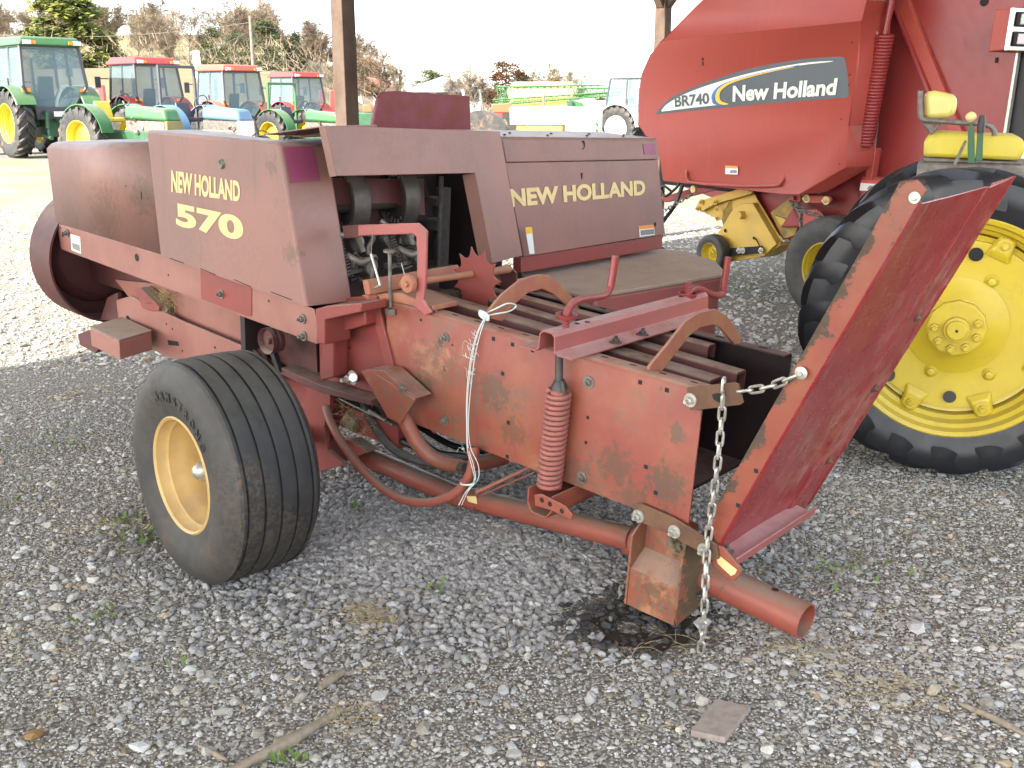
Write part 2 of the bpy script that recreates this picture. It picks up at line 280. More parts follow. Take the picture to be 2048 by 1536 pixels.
def wheel(parent, c, axis, R, W, rr, side, tm='rubber', sm=None, rim='yellow', lugs=0, name='wheel', grooves=0, dish=.35, hub=True, rimd=.0):
    """axis vector points to outer face; c centre of the tyre"""
    a = Vector(axis).normalized(); u = Vector((0, 0, 1))-a*a.z; u.normalize(); v = a.cross(u); fr = (a, u, v); h = W/2
    rimw = h*.86
    prof = [(-rimw, rr), (-h*.98, rr+(R-rr)*.35), (-h, rr+(R-rr)*.55), (-h*.93, rr+(R-rr)*.8), (-h*.80, R*.962)]
    if grooves:
        for gx in np.linspace(-h*.66, h*.66, grooves):
            rg = R*(1-.022*(gx/h)**2)
            prof += [(gx-.014, rg), (gx-.0045, rg-.001), (gx-.003, rg-.009), (gx+.003, rg-.009), (gx+.0045, rg-.001), (gx+.014, rg)]
    elif lugs: prof = [(x_, min(r_, R*.90)) for x_, r_ in prof]+[(-h*.5, R*.93), (0, R*.94), (h*.5, R*.93)]
    else: prof += [(-h*.5, R*.985), (0, R), (h*.5, R*.985)]
    prof += [(h*.78, R*(.90 if lugs else .965)), (h*.93, rr+(R-rr)*.8), (h, rr+(R-rr)*.55), (h*.98, rr+(R-rr)*.35), (rimw, rr)]
    if grooves:
        q = []
        for x, r in prof: q.append((x, r))
        prof = q
    t = MB().lathe(prof, c, fr, 72)
    if lugs:
        for k in range(lugs):
            for sg in (-1, 1):
                th0 = 2*pi*(k+(.5 if sg > 0 else 0))/lugs; vs = []; fs = []
                K = [(-.04, 1.0, .925, .8), (.25, 1.0, .92, .85), (.5, .995, .91, .95), (.75, .985, .89, 1.05), (.93, .965, .85, 1.2), (1.03, .90, .80, 1.1), (1.04, .83, .78, .7)]
                for i, (xx, rt, rb, ww) in enumerate(K):
                    th = th0-side*.30*min(1, max(0, xx))-(.03*max(0, i-4)); wd_ = pi/lugs*.36*ww
                    for rr_k, dd in ((rb, -wd_*1.35), (rb, wd_*1.35), (rt, wd_*.8), (rt, -wd_*.8)):
                        vs.append(Vector(c)+a*(sg*h*xx)+(u*cos(th+dd)+v*sin(th+dd))*rr_k*R)
                m_ = len(K)-1
                for i in range(m_): fs += [(4*i+j, 4*i+(j+1) % 4, 4*i+4+(j+1) % 4, 4*i+4+j) for j in range(4)]
                fs += [(0, 1, 2, 3), (4*m_+3, 4*m_+2, 4*m_+1, 4*m_)]
                t.add(vs, fs)
    ty = t.build('tyre', tm, parent, smooth=50)
    if sm: ty.data.materials.append(M[sm]) ; [setattr(p, 'material_index', 1) for p in ty.data.polygons if abs((p.center-Vector(c)).dot(a)) > h*.80 and ((p.center-Vector(c))-a*(p.center-Vector(c)).dot(a)).length < R*.955]
    d = W*dish
    rp = [(rimw*1.0, rr+.012*R*2), (rimw*1.05, rr*1.01), (rimw*1.0, rr*.975), (rimw*.80, rr*.955), (rimw*.74, rr*.92), (rimw*.50, rr*.90), (rimw*.42, rr*.865), (rimw*.1, rr*.85), (rimw-d, rr*.84), (rimw-d-.01, rr*.75), (rimw-d+.0, rr*.45), (rimw-d+.02, rr*.30), (rimw-d+.02, 0)]
    rm_ = MB().lathe(rp, c, fr, 64)
    rm_.lathe([(-rimw*1.04, rr*1.02), (-rimw*.8, rr*.95), (0, rr*.84), (rimw-d, rr*.84)], c, fr, 48)
    ri = rm_.build('rim', rim, parent, smooth=30)
    if hub:
        b = MB()
        for k in range(6):
            an = 2*pi*k/6; p = Vector(c)+a*(rimw-d+.012)+(u*cos(an)+v*sin(an))*rr*.42; bolt(b, p, a, rr*.06, rr*.06, False)
        b.lathe([(rimw-d+.01, rr*.2), (rimw-d+.07*rr/.2, rr*.18), (rimw-d+.09*rr/.2, rr*.10), (rimw-d+.09*rr/.2, 0)], c, fr, 20)
        b.build('hub', rim, ri)
    return ty, ri
# ------------------------------------------------------------------ ground, shed
def grid_noise(x, y): return .5+.25*math.sin(x*1.7+2.1*math.sin(y*.9))+.25*math.sin(y*2.3+1.3*math.sin(x*1.1))
def ground_material():
    m = bpy.data.materials.new('gravel_ground'); m.use_nodes = True; n = m.node_tree.nodes; L = m.node_tree.links; b = n['Principled BSDF']
    tc = n.new('ShaderNodeTexCoord')
    def N(t, **k):
        q = n.new(t)
        for a, v in k.items(): q.inputs[a].default_value = v
        L.new(tc.outputs['Object'], q.inputs['Vector']); return q
    vo = N('ShaderNodeTexVoronoi', Scale=75.0); vo2 = N('ShaderNodeTexVoronoi', Scale=26.0)
    no = N('ShaderNodeTexNoise', Scale=1.1, Detail=9.0, Roughness=.68); nf = N('ShaderNodeTexNoise', Scale=180.0, Detail=4.0); ng = N('ShaderNodeTexNoise', Scale=.32, Detail=7.0, Roughness=.7)
    def ramp(s, stops):
        q = n.new('ShaderNodeValToRGB'); L.new(s, q.inputs[0]); e = q.color_ramp.elements
        while len(e) < len(stops): e.new(.5)
        for i, (p, c) in enumerate(stops): e[i].position = p; e[i].color = (*c, 1)
        return q.outputs[0]
    def mix(f, A, B, t='MIX'):
        q = n.new('ShaderNodeMix'); q.data_type = 'RGBA'; q.blend_type = t
        (L.new(f, q.inputs[0]) if not isinstance(f, float) else setattr(q.inputs[0], 'default_value', f))
        for s, i in ((A, 6), (B, 7)):
            (L.new(s, q.inputs[i]) if not isinstance(s, tuple) else setattr(q.inputs[i], 'default_value', (*s, 1)))
        return q.outputs[2]
    sp = n.new('ShaderNodeSeparateColor'); L.new(vo.outputs['Color'], sp.inputs[0])
    stone = ramp(sp.outputs[0], [(0, (.20, .19, .17)), (.5, (.31, .295, .27)), (1, (.46, .44, .41))])
    dirt = ramp(nf.outputs[0], [(.3, (.235, .212, .175)), (.7, (.41, .38, .33))])
    c = mix(ramp(no.outputs[0], [(.40, (0, 0, 0)), (.56, (1, 1, 1))]), stone, dirt)
    c = mix(1.0, c, ramp(vo.outputs['Distance'], [(.25, (1, 1, 1)), (.7, (.45, .43, .40))]), 'MULTIPLY')
    geo = n.new('ShaderNodeNewGeometry'); sx = n.new('ShaderNodeSeparateXYZ'); L.new(geo.outputs['Position'], sx.inputs[0])
    far = n.new('ShaderNodeMapRange'); L.new(sx.outputs[1], far.inputs[0]); far.inputs[1].default_value = 7.5; far.inputs[2].default_value = 12.0
    gm = n.new('ShaderNodeMath'); gm.operation = 'MULTIPLY'; L.new(far.outputs[0], gm.inputs[0]); L.new(ramp(ng.outputs[0], [(.50, (0, 0, 0)), (.57, (1, 1, 1))]), gm.inputs[1])
    c = mix(gm.outputs[0], c, ramp(nf.outputs[0], [(.3, (.13, .14, .06)), (.7, (.33, .31, .19))]))
    L.new(c, b.inputs['Base Color']); b.inputs['Roughness'].default_value = .95; b.inputs['Specular IOR Level'].default_value = .2
    bp = n.new('ShaderNodeBump'); bp.inputs['Strength'].default_value = .8; bp.inputs['Distance'].default_value = .012
    iv = n.new('ShaderNodeMath'); iv.operation = 'SUBTRACT'; iv.inputs[0].default_value = 1; L.new(vo.outputs['Distance'], iv.inputs[1]); L.new(iv.outputs[0], bp.inputs['Height'])
    b2 = n.new('ShaderNodeBump'); b2.inputs['Strength'].default_value = .4; b2.inputs['Distance'].default_value = .01; L.new(nf.outputs[0], b2.inputs['Height']); L.new(bp.outputs[0], b2.inputs['Normal']); L.new(b2.outputs[0], b.inputs['Normal'])
    return m
HO = gnd(1290, 1238)
HX, HY = gnd(930, 1080).x, gnd(930, 1080).y      # loose gravel heap
def gh(x, y):   # ground relief: heap under the machine, the small dug hole, gentle unevenness
    z = .010*math.sin(x*2.1+1)*math.sin(y*1.7)-.006
    z += .055*math.exp(-(((x-HX)/.62)**2+((y-HY)/.42)**2)*1.3)
    z -= .035*math.exp(-(((x-HO.x)/.15)**2+((y-HO.y)/.14)**2))
    return z if y < 9 else 0
xs = np.concatenate([np.linspace(-600, -8, 14), np.linspace(-7, 7, 141), np.linspace(8, 600, 14)])
ys = np.concatenate([np.linspace(-200, .5, 6), np.linspace(.7, 10, 94), np.linspace(11, 1100, 24)])
g = MB(); g.v = [(float(x), float(y), gh(x, y) if abs(x) < 7 and .7 < y < 9 else 0) for y in ys for x in xs]; nx = len(xs)
g.f = [(j*nx+i, j*nx+i+1, (j+1)*nx+i+1, (j+1)*nx+i) for j in range(len(ys)-1) for i in range(nx-1)]
struct(g.build('ground', ground_material()))
# shed: eave line runs away to the right, posts stand on it
ED = Vector((sin(radians(41)), cos(radians(41)), 0)); EN = Vector((ED.y, -ED.x, 0)); P1 = Vector((atY(695, 250, 8.5).x, 8.5, 0))
SF = frame(P1, ED, EN, (0, 0, 1)).copy()       # x along the eave, y inward (left-handed, positions only)
sw = lambda x, y, z: P1+ED*x+EN*y+Vector((0, 0, z))
def shed_post(t, label, brace):
    o = thing('shed_post', label, 'post', Matrix.Translation(sw(t, 0, 0)), 'posts carrying the shed eave'); A = lambda x, y, z: ED*x+EN*y+Vector((0, 0, z))
    m = MB(); h = .068; m.hexa([A(-h, -h, -.02), A(h, -h, -.02), A(h, h, -.02), A(-h, h, -.02)], [A(-h, -h, 3.76), A(h, -h, 3.76), A(h, h, 3.76), A(-h, h, 3.76)])
    m.build('post_shaft', 'wood', o, bev=.006)
    if brace:
        for sg, dr in ((-1, 'x'), (1, 'x'), (1, 'y')):
            q = MB(); k = .045; a = (lambda s, z, e: A(sg*s, e, z)) if dr == 'x' else (lambda s, z, e: A(e, sg*s, z))
            q.hexa([a(.076, 2.50, -k), a(.076, 2.66, -k), a(.076, 2.66, k), a(.076, 2.50, k)], [a(.86, 3.40, -k), a(.76, 3.50, -k), a(.76, 3.50, k), a(.86, 3.40, k)]); q.build('knee_brace', 'wood', o, bev=.004)
shed_post(0, 'weathered square wooden post behind the old baler, sunlit on its left face', False)
t2 = 4.55
shed_post(t2, 'wooden post with diagonal knee braces behind the big red round baler', True)
ro = thing('shed_roof', 'sheet metal shed roof over the parked balers', 'roof', Matrix.Translation((0, 0, 0)))
r = MB(); r.hexa([sw(-16, -.15, 4.02), sw(t2+3, -.15, 4.02), sw(t2+3, 7.6, 4.9), sw(-16, 7.6, 4.9)], [sw(-16, -.15, 4.06), sw(t2+3, -.15, 4.06), sw(t2+3, 7.6, 4.94), sw(-16, 7.6, 4.94)]); r.build('roof_panel', 'roof', ro)
r = MB(); r.hexa([sw(-16, -.04, 3.76), sw(t2+3, -.04, 3.76), sw(t2+3, .04, 3.76), sw(-16, .04, 3.76)], [sw(-16, -.04, 4.0), sw(t2+3, -.04, 4.0), sw(t2+3, .04, 4.0), sw(-16, .04, 4.0)]); r.build('eave_beam', 'wood', ro)
# ------------------------------------------------------------------ old square baler
AZ, EL = radians(-49), radians(4.1)
u_ = Vector((sin(AZ)*cos(EL), cos(AZ)*cos(EL), sin(EL))); BX = -u_; BY = Vector((cos(AZ), -sin(AZ), 0)); BZ = BX.cross(BY)
FB = frame(atY(1376, 1054, 2.76), BX, BY, BZ)
hb = thing('hay_baler', 'old faded red square hay baler with its bale chute folded up, nearest machine', 'hay baler', FB)
def p(x, y, v=0, ax=1): return hit(FB, x, y, ax, v)
def pp(pts, v=0, ax=1): return [p(x, y, v, ax) for x, y in pts]
def plate(name, pts, v, t, m, parent=None, ax=1, bev=.002, **k):
    e = [0, 0, 0]; e[ax] = t; return MB().prism(pp(pts, v, ax), e).build(name, m, parent or hb, bev=bev, **k)
def plane3(a, b, c):     # plane through three local points -> function of image point
    a, b, c = Vector(a), Vector(b), Vector(c); nn = (b-a).cross(c-a).normalized(); inv = FB.inverted(); cc = inv @ CAM
    def f(x, y, d=0): dd = inv.to_3x3() @ ray(x, y); return cc+dd*((a-cc).dot(nn)+d)/dd.dot(nn)
    f.n = nn; return f
# --- chamber
m = MB(); top = .420
m.add([(-1.30, 0, -.012), (0, 0, 0), (0, 0, top-.012), (-1.30, 0, top-.012)], [(0, 1, 2, 3)])
m.v = []; m.f = []
def side(y0, sg, x0, x1, zb=-.006):
    q = MB(); prof = [(0, zb), (0, top-.016), (.005*sg, top-.005), (.016*sg, top), (.062*sg, top), (.062*sg, top-.005), (.018*sg, top-.005), (.0095*sg, top-.009), (.005*sg, top-.018), (.005*sg, zb)]
    n = len(prof); q.add([(x0, y0+a, b) for a, b in prof]+[(x1, y0+a, b) for a, b in prof], [tuple(range(n)), tuple(range(2*n-1, n-1, -1))]+[(i, (i+1) % n, (i+1) % n+n, i+n) for i in range(n)]); return q
cs = side(0, 1, -1.30, 0).build('chamber_side', 'chamber', hb, smooth=50)
# square holes and bolts on the near side
h = MB()
for x, y in [(987,677.4),(1025.3,688.9),(1065,700.4),(1280.4,764.4),(1334,780),(1005.6,747),(1016.5,845),(1014.5,913),(1292,933.5),(1311.5,985.5)]:
    c = p(x, y, 0); a = .0065; h.box((c.x-a, -.0012, c.z-a), (c.x+a, .0004, c.z+a))
for x, y, r_ in [(1176,835,.006),(1172,885,.006),(905,690,.004),(1148,700,.004),(842,640,.005)]:
    c = p(x, y, 0); h.lathe([(-.0012, 0), (-.0012, r_)], c, 'y', 10)
h.build('bolt_hole', 'black', cs)
for x, y, r_ in [(891,675,.011),(890,841,.011),(1178,764,.012),(1164,955,.012)]:
    b = MB(); bolt(b, p(x, y, 0), (0, -1, 0), r_, .012); b.build('bolt', 'dull', cs, smooth=20)
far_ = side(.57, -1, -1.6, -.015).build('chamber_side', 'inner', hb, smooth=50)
h = MB()
for k in range(9): h.box((-.12-k*.16, .535, top+.0003), (-.09-k*.16, .547, top+.0012))
h.build('bolt_hole', 'black', far_)
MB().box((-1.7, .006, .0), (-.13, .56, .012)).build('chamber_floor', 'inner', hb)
m = MB(); m.box((-1.5, .05, .012), (-1.44, .54, .35)); m.box((-1.5, .06, .05), (-1.3, .54, .3)); m.build('hay_plug', 'hay', hb)
# top rails inside the chamber
def channel(name, a, b, wd, hh, m, th=.004, z1=0):
    a, b = Vector(a), Vector(b); q = MB(); prof = [(-wd/2, -hh), (-wd/2, -.006), (-wd/2+.006, 0), (wd/2-.006, 0), (wd/2, -.006), (wd/2, -hh), (wd/2-th, -hh), (wd/2-th, -th-.004), (-wd/2+th, -th-.004), (-wd/2+th, -hh)]
    n = len(prof); q.add([(e.x, e.y+s, e.z+t) for e in (a, b) for s, t in prof], [tuple(range(n)), tuple(range(2*n-1, n-1, -1))]+[(i, i+n, (i+1) % n+n, (i+1) % n) for i in range(n)])
    return q.build(name, m, hb, smooth=50)
channel('top_rail', (-1.45, .20, .425), (-.075, .20, .395), .075, .085, 'redin')
channel('top_rail', (-1.25, .355, .412), (-.07, .345, .388), .06, .10, 'redin')
channel('top_rail', (-1.3, .455, .418), (-.25, .47, .41), .05, .05, 'redin')
m = MB()
for k in range(380):
    x = random.uniform(-1.15, -.55); y = random.uniform(.255, .315); z = .36+random.uniform(0, .02); a = random.uniform(0, 6.3); l = random.uniform(.01, .035)
    m.tube([(x, y, z), (x+l*cos(a), y+l*sin(a)*.5, z+random.uniform(-.004, .012))], .0009, 3, cap=False)
m.build('hay_residue', 'straw', hb, smooth=80); MB().box((-1.2, .24, .30), (-.5, .325, .365)).build('chaff_bed', 'hay', hb)
# inner slots of the near rail flange
h = MB()
for k in range(10): h.box((-.045-k*.105, .036, top+.0002), (-.06-k*.105-.008, .043, top+.001))
h.build('bolt_hole', 'black', cs)
# arches
for n_, (inner, outer, xx) in enumerate([(None, [(985,638),(972,628),(1003,590),(1040,560),(1075,549),(1100,551),(1128,575),(1152,602),(1172,640),(1150,640),(1135,612),(1108,588),(1085,578),(1058,585),(1030,608),(1005,643)], -.83),
                                         (None, [(1298,740),(1300,732),(1335,690),(1372,642),(1400,624),(1432,618),(1455,632),(1483,672),(1482,688),(1470,690),(1440,655),(1425,650),(1400,656),(1378,673),(1340,722),(1325,742)], -.18)]):
    MB().prism(pp(outer, xx, 0), (-.010, 0, 0)).build('arch_bar', 'arch', hb, bev=.0025)
# cross beam
q = MB(); zb = .424
prof = [(-.105, 0), (-.045, .0), (-.033, .012), (-.030, .055), (-.018, .068), (.018, .068), (.03, .056), (.034, .012), (.046, .004), (.100, .004), (.100, .0), (.044, 0), (.030, .008), (.026, .054), (.016, .063), (-.016, .063), (-.026, .052), (-.029, .008), (-.043, -.004), (-.105, -.004)]
n = len(prof); q.add([(-.5+a, y, zb+b+.002) for y in (-.085, .80) for a, b in prof], [tuple(range(n)), tuple(range(2*n-1, n-1, -1))]+[(i, i+n, (i+1) % n+n, (i+1) % n) for i in range(n)])
cb = q.build('tension_crossbeam', 'pinkred', hb, smooth=35)
for y in (.17, .32): b = MB(); bolt(b, (-.425, y, zb+.006), (0, 0, 1), .012, .012); b.build('bolt', 'oily', cb, smooth=20)
h = MB()
for x, y in ((-.5, .06), (-.5, .66), (-.49, .10)): h.lathe([(0, 0), (0, .009)], (x, y, zb+.0712), 'z', 12)
h.build('bolt_hole', 'black', cb)
# cranks
for y0, pts, dsk in ((0.0, [(1130,690),(1132,632),(1140,614),(1158,600),(1205,592),(1219,578),(1224,556),(1231,512)], (1133,633)), (.70, [(1374,612),(1375,592),(1381,581),(1396,577),(1427,590),(1444,588),(1448,570),(1456,514)], (1375,590))):
    pth = smoothpath([p(a, c, -.5, 0) for a, c in pts[1:]], 5)
    ch = MB().tube(pth, .0125, 12).build('crank_handle', 'handle', hb, smooth=50)
    d = p(*dsk, -.5, 0); MB().lathe([(-.006, .012), (-.006, .030), (-.001, .033), (.008, .034), (.008, .031), (0, .028), (0, .012)], d, 'z', 28, closed=True).build('crank_collar', 'handle', ch, smooth=30)
    MB().lathe([(0, .011)]+[(.0+i*.004, .0125 if i % 2 else .0105) for i in range(1, 22)]+[(.09, .0)], (d.x, d.y, zb+.03), 'z', 16).build('threaded_rod', 'handle', ch, smooth=20)
    yy = -.048 if y0 == 0 else .62
    m = MB(); s0 = (-.5+.0, yy+.01, .44); 
    if y0 == 0:
        a0 = p(1118, 690, -.040); a1 = p(1118, 775, -.046); m.tube([a0, a1], .0125, 14); sp0 = p(1118, 782, -.046); sp1 = p(1098, 975, -.046)
    else:
        m.tube([(-.5, .62, .45), (-.5, .62, .34)], .0125, 14); sp0 = Vector((-.5, .625, .32)); sp1 = Vector((-.5, .625, -.01))
    m.build('spring_rod', 'oily', hb)
    sp = coil(sp0, sp1, .034, .0078, 19.5).build('tension_spring', 'spring', hb, smooth=60)
    d = (sp1-sp0); MB().tube([sp0+d*.0-d.normalized()*.004, sp0+d*.96], .027, 16).build('spring_core', 'spring', sp, smooth=40)
    m = MB()
    for k in range(7):
        a = random.uniform(0, 6.28); m.tube([sp0+Vector((cos(a)*.012, sin(a)*.012, .035)), sp0+Vector((cos(a)*.022, sin(a)*.022, .012)), sp0+Vector((cos(a)*.026, sin(a)*.026, -.002))], [.006, .008, .005], 6)
    m.lathe([(-.004, .0), (-.004, .026), (.012, .022), (.03, .014), (.03, 0)], sp0, 'z', 20); m.build('rubber_boot', 'oily', sp, smooth=50)
# lower spring channel under the chamber
q = MB(); prof = [(-.050, 0), (-.050, -.055), (-.030, -.082), (.030, -.082), (.050, -.055), (.050, 0), (.045, 0), (.045, -.052), (.027, -.077), (-.027, -.077), (-.045, -.052), (-.045, 0)]
n = len(prof); q.add([(-.475+a, y, -.018+b) for y in (-.10, .66) for a, b in prof], [tuple(range(n)), tuple(range(2*n-1, n-1, -1))]+[(i, i+n, (i+1) % n+n, (i+1) % n) for i in range(n)])
lb = q.build('lower_tension_channel', 'tube', hb, smooth=40, bev=.002)
pl = plate('spring_bracket', [(1068,990),(1082,988),(1130,1012),(1145,1030),(1142,1040),(1100,1020),(1070,1012)], -.11, .006, 'tube', lb)
h = MB()
for x, y in ((1084,1000),(1100,1008),(1124,1022)): h.lathe([(-.001, 0), (-.001, .0085)], p(x, y, -.11), 'y', 14)
h.build('bolt_hole', 'black', pl)
# --- long tubes under the chamber
t1 = MB().tube([p(905, 985, .15)+Vector((-1.6, 0, 0)), p(905, 988, .15), p(1265, 1078, .15)], .040, 24).build('lower_tube', 'tube', hb)
a = p(1262, 1078, .17); b_ = p(1612, 1243, .15); d = (b_-a).normalized()
m = MB(); u0 = Vector((0, 0, 1)); u0 = (u0-d*u0.dot(d)).normalized(); v0 = d.cross(u0); LN = (b_-a).length
m.lathe([(0, .054), (LN*.6, .054), (LN, .054), (LN, .049), (LN-.25, .049)], a, (d, u0, v0), 40); tt = m.build('drawbar_tube', 'tube', hb)
h = MB(); cc = a+d*(LN-.11)+u0*.0545; h.lathe([(0, 0), (0, .011)], cc, (u0, d, v0), 14); h.build('bolt_hole', 'black', tt)
# --- rear foot bracket
fb = MB(); xr, xl = -.008, -.188
R_ = [(0.0, -.066), (0.0, -.21), (0.0, -.336), (.30, -.30), (.34, -.25), (.34, -.12), (.22, -.05)]
outer = [Vector((xr, y, z)) for y, z in R_]
def plate_hole(x, pts, hc, hr, t):
    n = 28; oc = []; hc = Vector(hc)
    P = [Vector((y, z)) for y, z in pts]
    for k in range(n):
        a = 2*pi*k/n; dr = Vector((cos(a), sin(a))); best = 9
        for i in range(len(P)):
            A, B = P[i], P[(i+1) % len(P)]; e = B-A; den = dr.x*e.y-dr.y*e.x
            if abs(den) < 1e-9: continue
            w_ = A-Vector((hc.x, hc.y)); t_ = (w_.x*e.y-w_.y*e.x)/den; s_ = (w_.x*dr.y-w_.y*dr.x)/den
            if t_ > 0 and -1e-6 <= s_ <= 1+1e-6: best = min(best, t_)
        oc.append(Vector((x, hc.x+dr.x*best, hc.y+dr.y*best)))
    ic = [Vector((x, hc.x+cos(2*pi*k/n)*hr, hc.y+sin(2*pi*k/n)*hr)) for k in range(n)]
    return MB().ring(oc, ic, (t, 0, 0))
plate_hole(xr-.004, R_, (.165, -.262), .052, .008).build('foot_gusset', 'chamber', hb, bev=.0015)
plate_hole(xl-.004, [(y, z-.004) for y, z in R_], (.185, -.245), .062, .008).build('foot_gusset', 'chamber', hb, bev=.0015)
fp = MB(); fp.hexa([(xl+.004, .004, -.335), (xr-.004, .004, -.335), (xr-.004, .010, -.335), (xl+.004, .010, -.335)], [(xl+.004, .004, -.215), (xr-.004, .004, -.215), (xr-.004, .010, -.215), (xl+.004, .010, -.215)])
fp.hexa([(xl+.004, .004, -.215), (xr-.004, .004, -.215), (xr-.004, .075, -.165), (xl+.004, .075, -.165)], [(xl+.004, .004, -.209), (xr-.004, .004, -.209), (xr-.004, .075, -.159), (xl+.004, .075, -.159)])
fp.build('foot_plate', 'chamber', hb, bev=.001)
MB().box((xl+.004, .075, -.20), (xr-.004, .082, -.02)).build('foot_back', 'chamber', hb)
m = MB(); m.lathe([(-.002, 0), (-.002, .034)], (-.075, .0745, -.105), 'y', 20)
for k in range(150):
    a = random.uniform(0, 6.28); rr = random.uniform(0, .03); m.tube([(-.075+rr*cos(a), .070, -.105+rr*sin(a)), (-.075-rr*cos(a+1), .062, -.105-rr*sin(a+.6))], .0012, 3, cap=False)
m.build('hay_stuffed_hole', 'hay', hb)
# rusty hinge bar, bolts, hinge lug with tag
hbar = plate('hinge_bar', [(1267,1010),(1280,1007),(1345,1035),(1405,1072),(1432,1090),(1437,1118),(1425,1122),(1400,1105),(1330,1065),(1268,1040)], -.020, .009, 'rustbar')
for x, y in ((1277,1032),(1349,1063),(1408,1100)):
    b = MB(); bolt(b, p(x, y, -.020), (0, -1, 0), .012, .015); b.build('bolt', 'steel', hbar, smooth=20)
lug = plate('chute_hinge_lug', [(1425,1088),(1445,1095),(1478,1135),(1480,1148),(1468,1162),(1455,1160),(1425,1128)], -.010, .011, 'chuteside')
plate('paper_tag', [(1432,1117),(1441,1113),(1474,1140),(1470,1148),(1462,1152),(1436,1128)], -.0115, .0008, 'cream', lug, bev=0)
# top chain bracket
br = plate('chain_bracket', [(1373,775),(1400,772),(1470,765),(1477,768),(1487,805),(1480,810),(1400,820),(1380,820)], -.016, .006, 'rustbar')
h = MB(); h.prism(pp([(1423,789),(1435,786),(1450,790),(1451,800),(1440,806),(1428,800)], -.0165), (0, .0003, 0)); h.build('slot', 'black', br)
b = MB(); bolt(b, p(1381, 800, -.016), (0, -1, 0), .012, .016); b.build('bolt', 'steel', br, smooth=20)
# chains
m = MB(); chain(m, [p(1446,792,-.028), p(1443,840,-.022), p(1436,920,-.03), p(1428,985,-.03), p(1415,1090,-.035), p(1411,1160,-.055), p(1408,1230,-.065), p(1400,1318,-.05)]); chain(m, [p(1448,758,-.018), p(1444,800,-.024)], wd=.012)
m.build('hanging_chain', 'steel', hb, smooth=60)
m = MB(); c1 = p(1478, 783, -.01); c2 = Vector(p(1603, 746, -.01)); chain(m, [c1, c1.lerp(c2, .5)+Vector((0, 0, -.012)), c2]); m.lathe([(0, 0), (0, .017), (.004, .017), (.006, .006), (.012, .006), (.012, 0)], c2, (Vector((0, -1, 0)), Vector((1, 0, 0)), Vector((0, 0, 1))), 20)
m.build('stay_chain', 'steel', hb, smooth=60)
# --- bale chute folded up
A0 = p(1410, 1050); A1 = p(1800, 362); dz = (A1-A0).normalized(); nr = Vector((dz.z, 0, -dz.x)); LN = (A1-A0).length
W_ = .062
def cf(s, y, off): return A0+dz*(s*LN)+Vector((0, y, 0))+nr*off
ck = thing  # noqa
M['chuteflake'] = mat('flaking_orange_edge_paint', (.235, .05, .03), (.27, .08, .04), 5, rust=(.12, .08, .055), rsc=8.0, rth=.60, rough=.45, fleck=.3, bump=.2, grime=.4, edge=(tuple(cf(0, 0, 0)), tuple(nr), .045, .16))
chute = MB().prism([cf(0, 0, 0), cf(-.005, 0, .03), cf(-.03, 0, W_), cf(.985, 0, W_), cf(1.01, 0, .065), cf(1.02, 0, .035), cf(1.0, 0, .0)], (0, .005, 0)).build('bale_chute', 'chuteflake', hb, bev=.002)
tag(chute, 'flaking red bale chute folded up against its chain')
fc = lambda x, y: plane3(cf(0, 0, W_), cf(1, 0, W_), cf(0, .4, W_))(x, y)
fy = [fc(1791, 676), fc(1833, 676)]
y2 = fy[0].y-.022; y3 = y2+(fy[1].y-fy[0].y)*.72
def strip(name, prof, s0, s1, m, par=chute, th=.004, bev=.0015):
    q = MB(); a = [cf(s0, y, o) for y, o in prof]; b = [cf(s1 if not isinstance(s1, list) else s1[i], y, o) for i, (y, o) in enumerate(prof)]; n = len(prof); t = nr*-th
    q.add(a+b+[v+t for v in a]+[v+t for v in b], [(i, i+1, n+i+1, n+i) for i in range(n-1)]+[(2*n+i, 3*n+i, 3*n+i+1, 2*n+i+1) for i in range(n-1)]+[(0, n, 3*n, 2*n), (n-1, 3*n-1+0, 4*n-1, 2*n-1)]+[(i, 2*n+i, 2*n+i+1, i+1) for i in range(n-1)]+[(n+i, n+i+1, 3*n+i+1, 3*n+i) for i in range(n-1)])
    q.f = [f for f in q.f]; q.f[2*(n-1)+1] = (n-1, 2*n-1, 4*n-1, 3*n-1); return q.build(name, m, par, bev=bev, smooth=25)
strip('chute_web', [(.0, W_+.001), (.012, W_+.006), (.022, W_+.001), (y2*.5, W_-.004), (y2-.03, W_), (y2-.012, W_+.005)], -.085, [.985, .98, .975, .975, .985, .99], 'chute', th=.004)
strip('chute_rail', [(y2-.012, W_+.007), (y2+.0, W_+.010), (y3-.02, W_+.006), (y3-.005, W_+.010)], -.13, [.99, .99, 1.0, 1.01], 'chute', th=.004)
strip('chute_edge_flange', [(y3-.004, W_+.012), (y3, W_+.014), (y3+.008, W_-.03)], -.10, [1.01, 1.012, .97], 'chute', th=.004)
for s_, yy in ((.10, .5), (.36, .55), (.60, .45)):
    b = MB(); bolt(b, cf(s_, y2+(y3-y2)*yy, W_+.010), nr, .009, .007); b.build('bolt', 'rustbar', chute, smooth=20)
b = MB(); bolt(b, cf(.985, .0, .05)+Vector((0, -.001, 0)), (0, -1, 0), .008, .005); b.build('bolt', 'steel', chute, smooth=30)
h = MB()
for x, y in ((1512,942),(1476,1011)):
    c = p(x, y, -.0008); h.box((c.x-.006, -.0012, c.z-.006), (c.x+.006, 0, c.z+.006))
h.build('bolt_hole', 'black', chute)
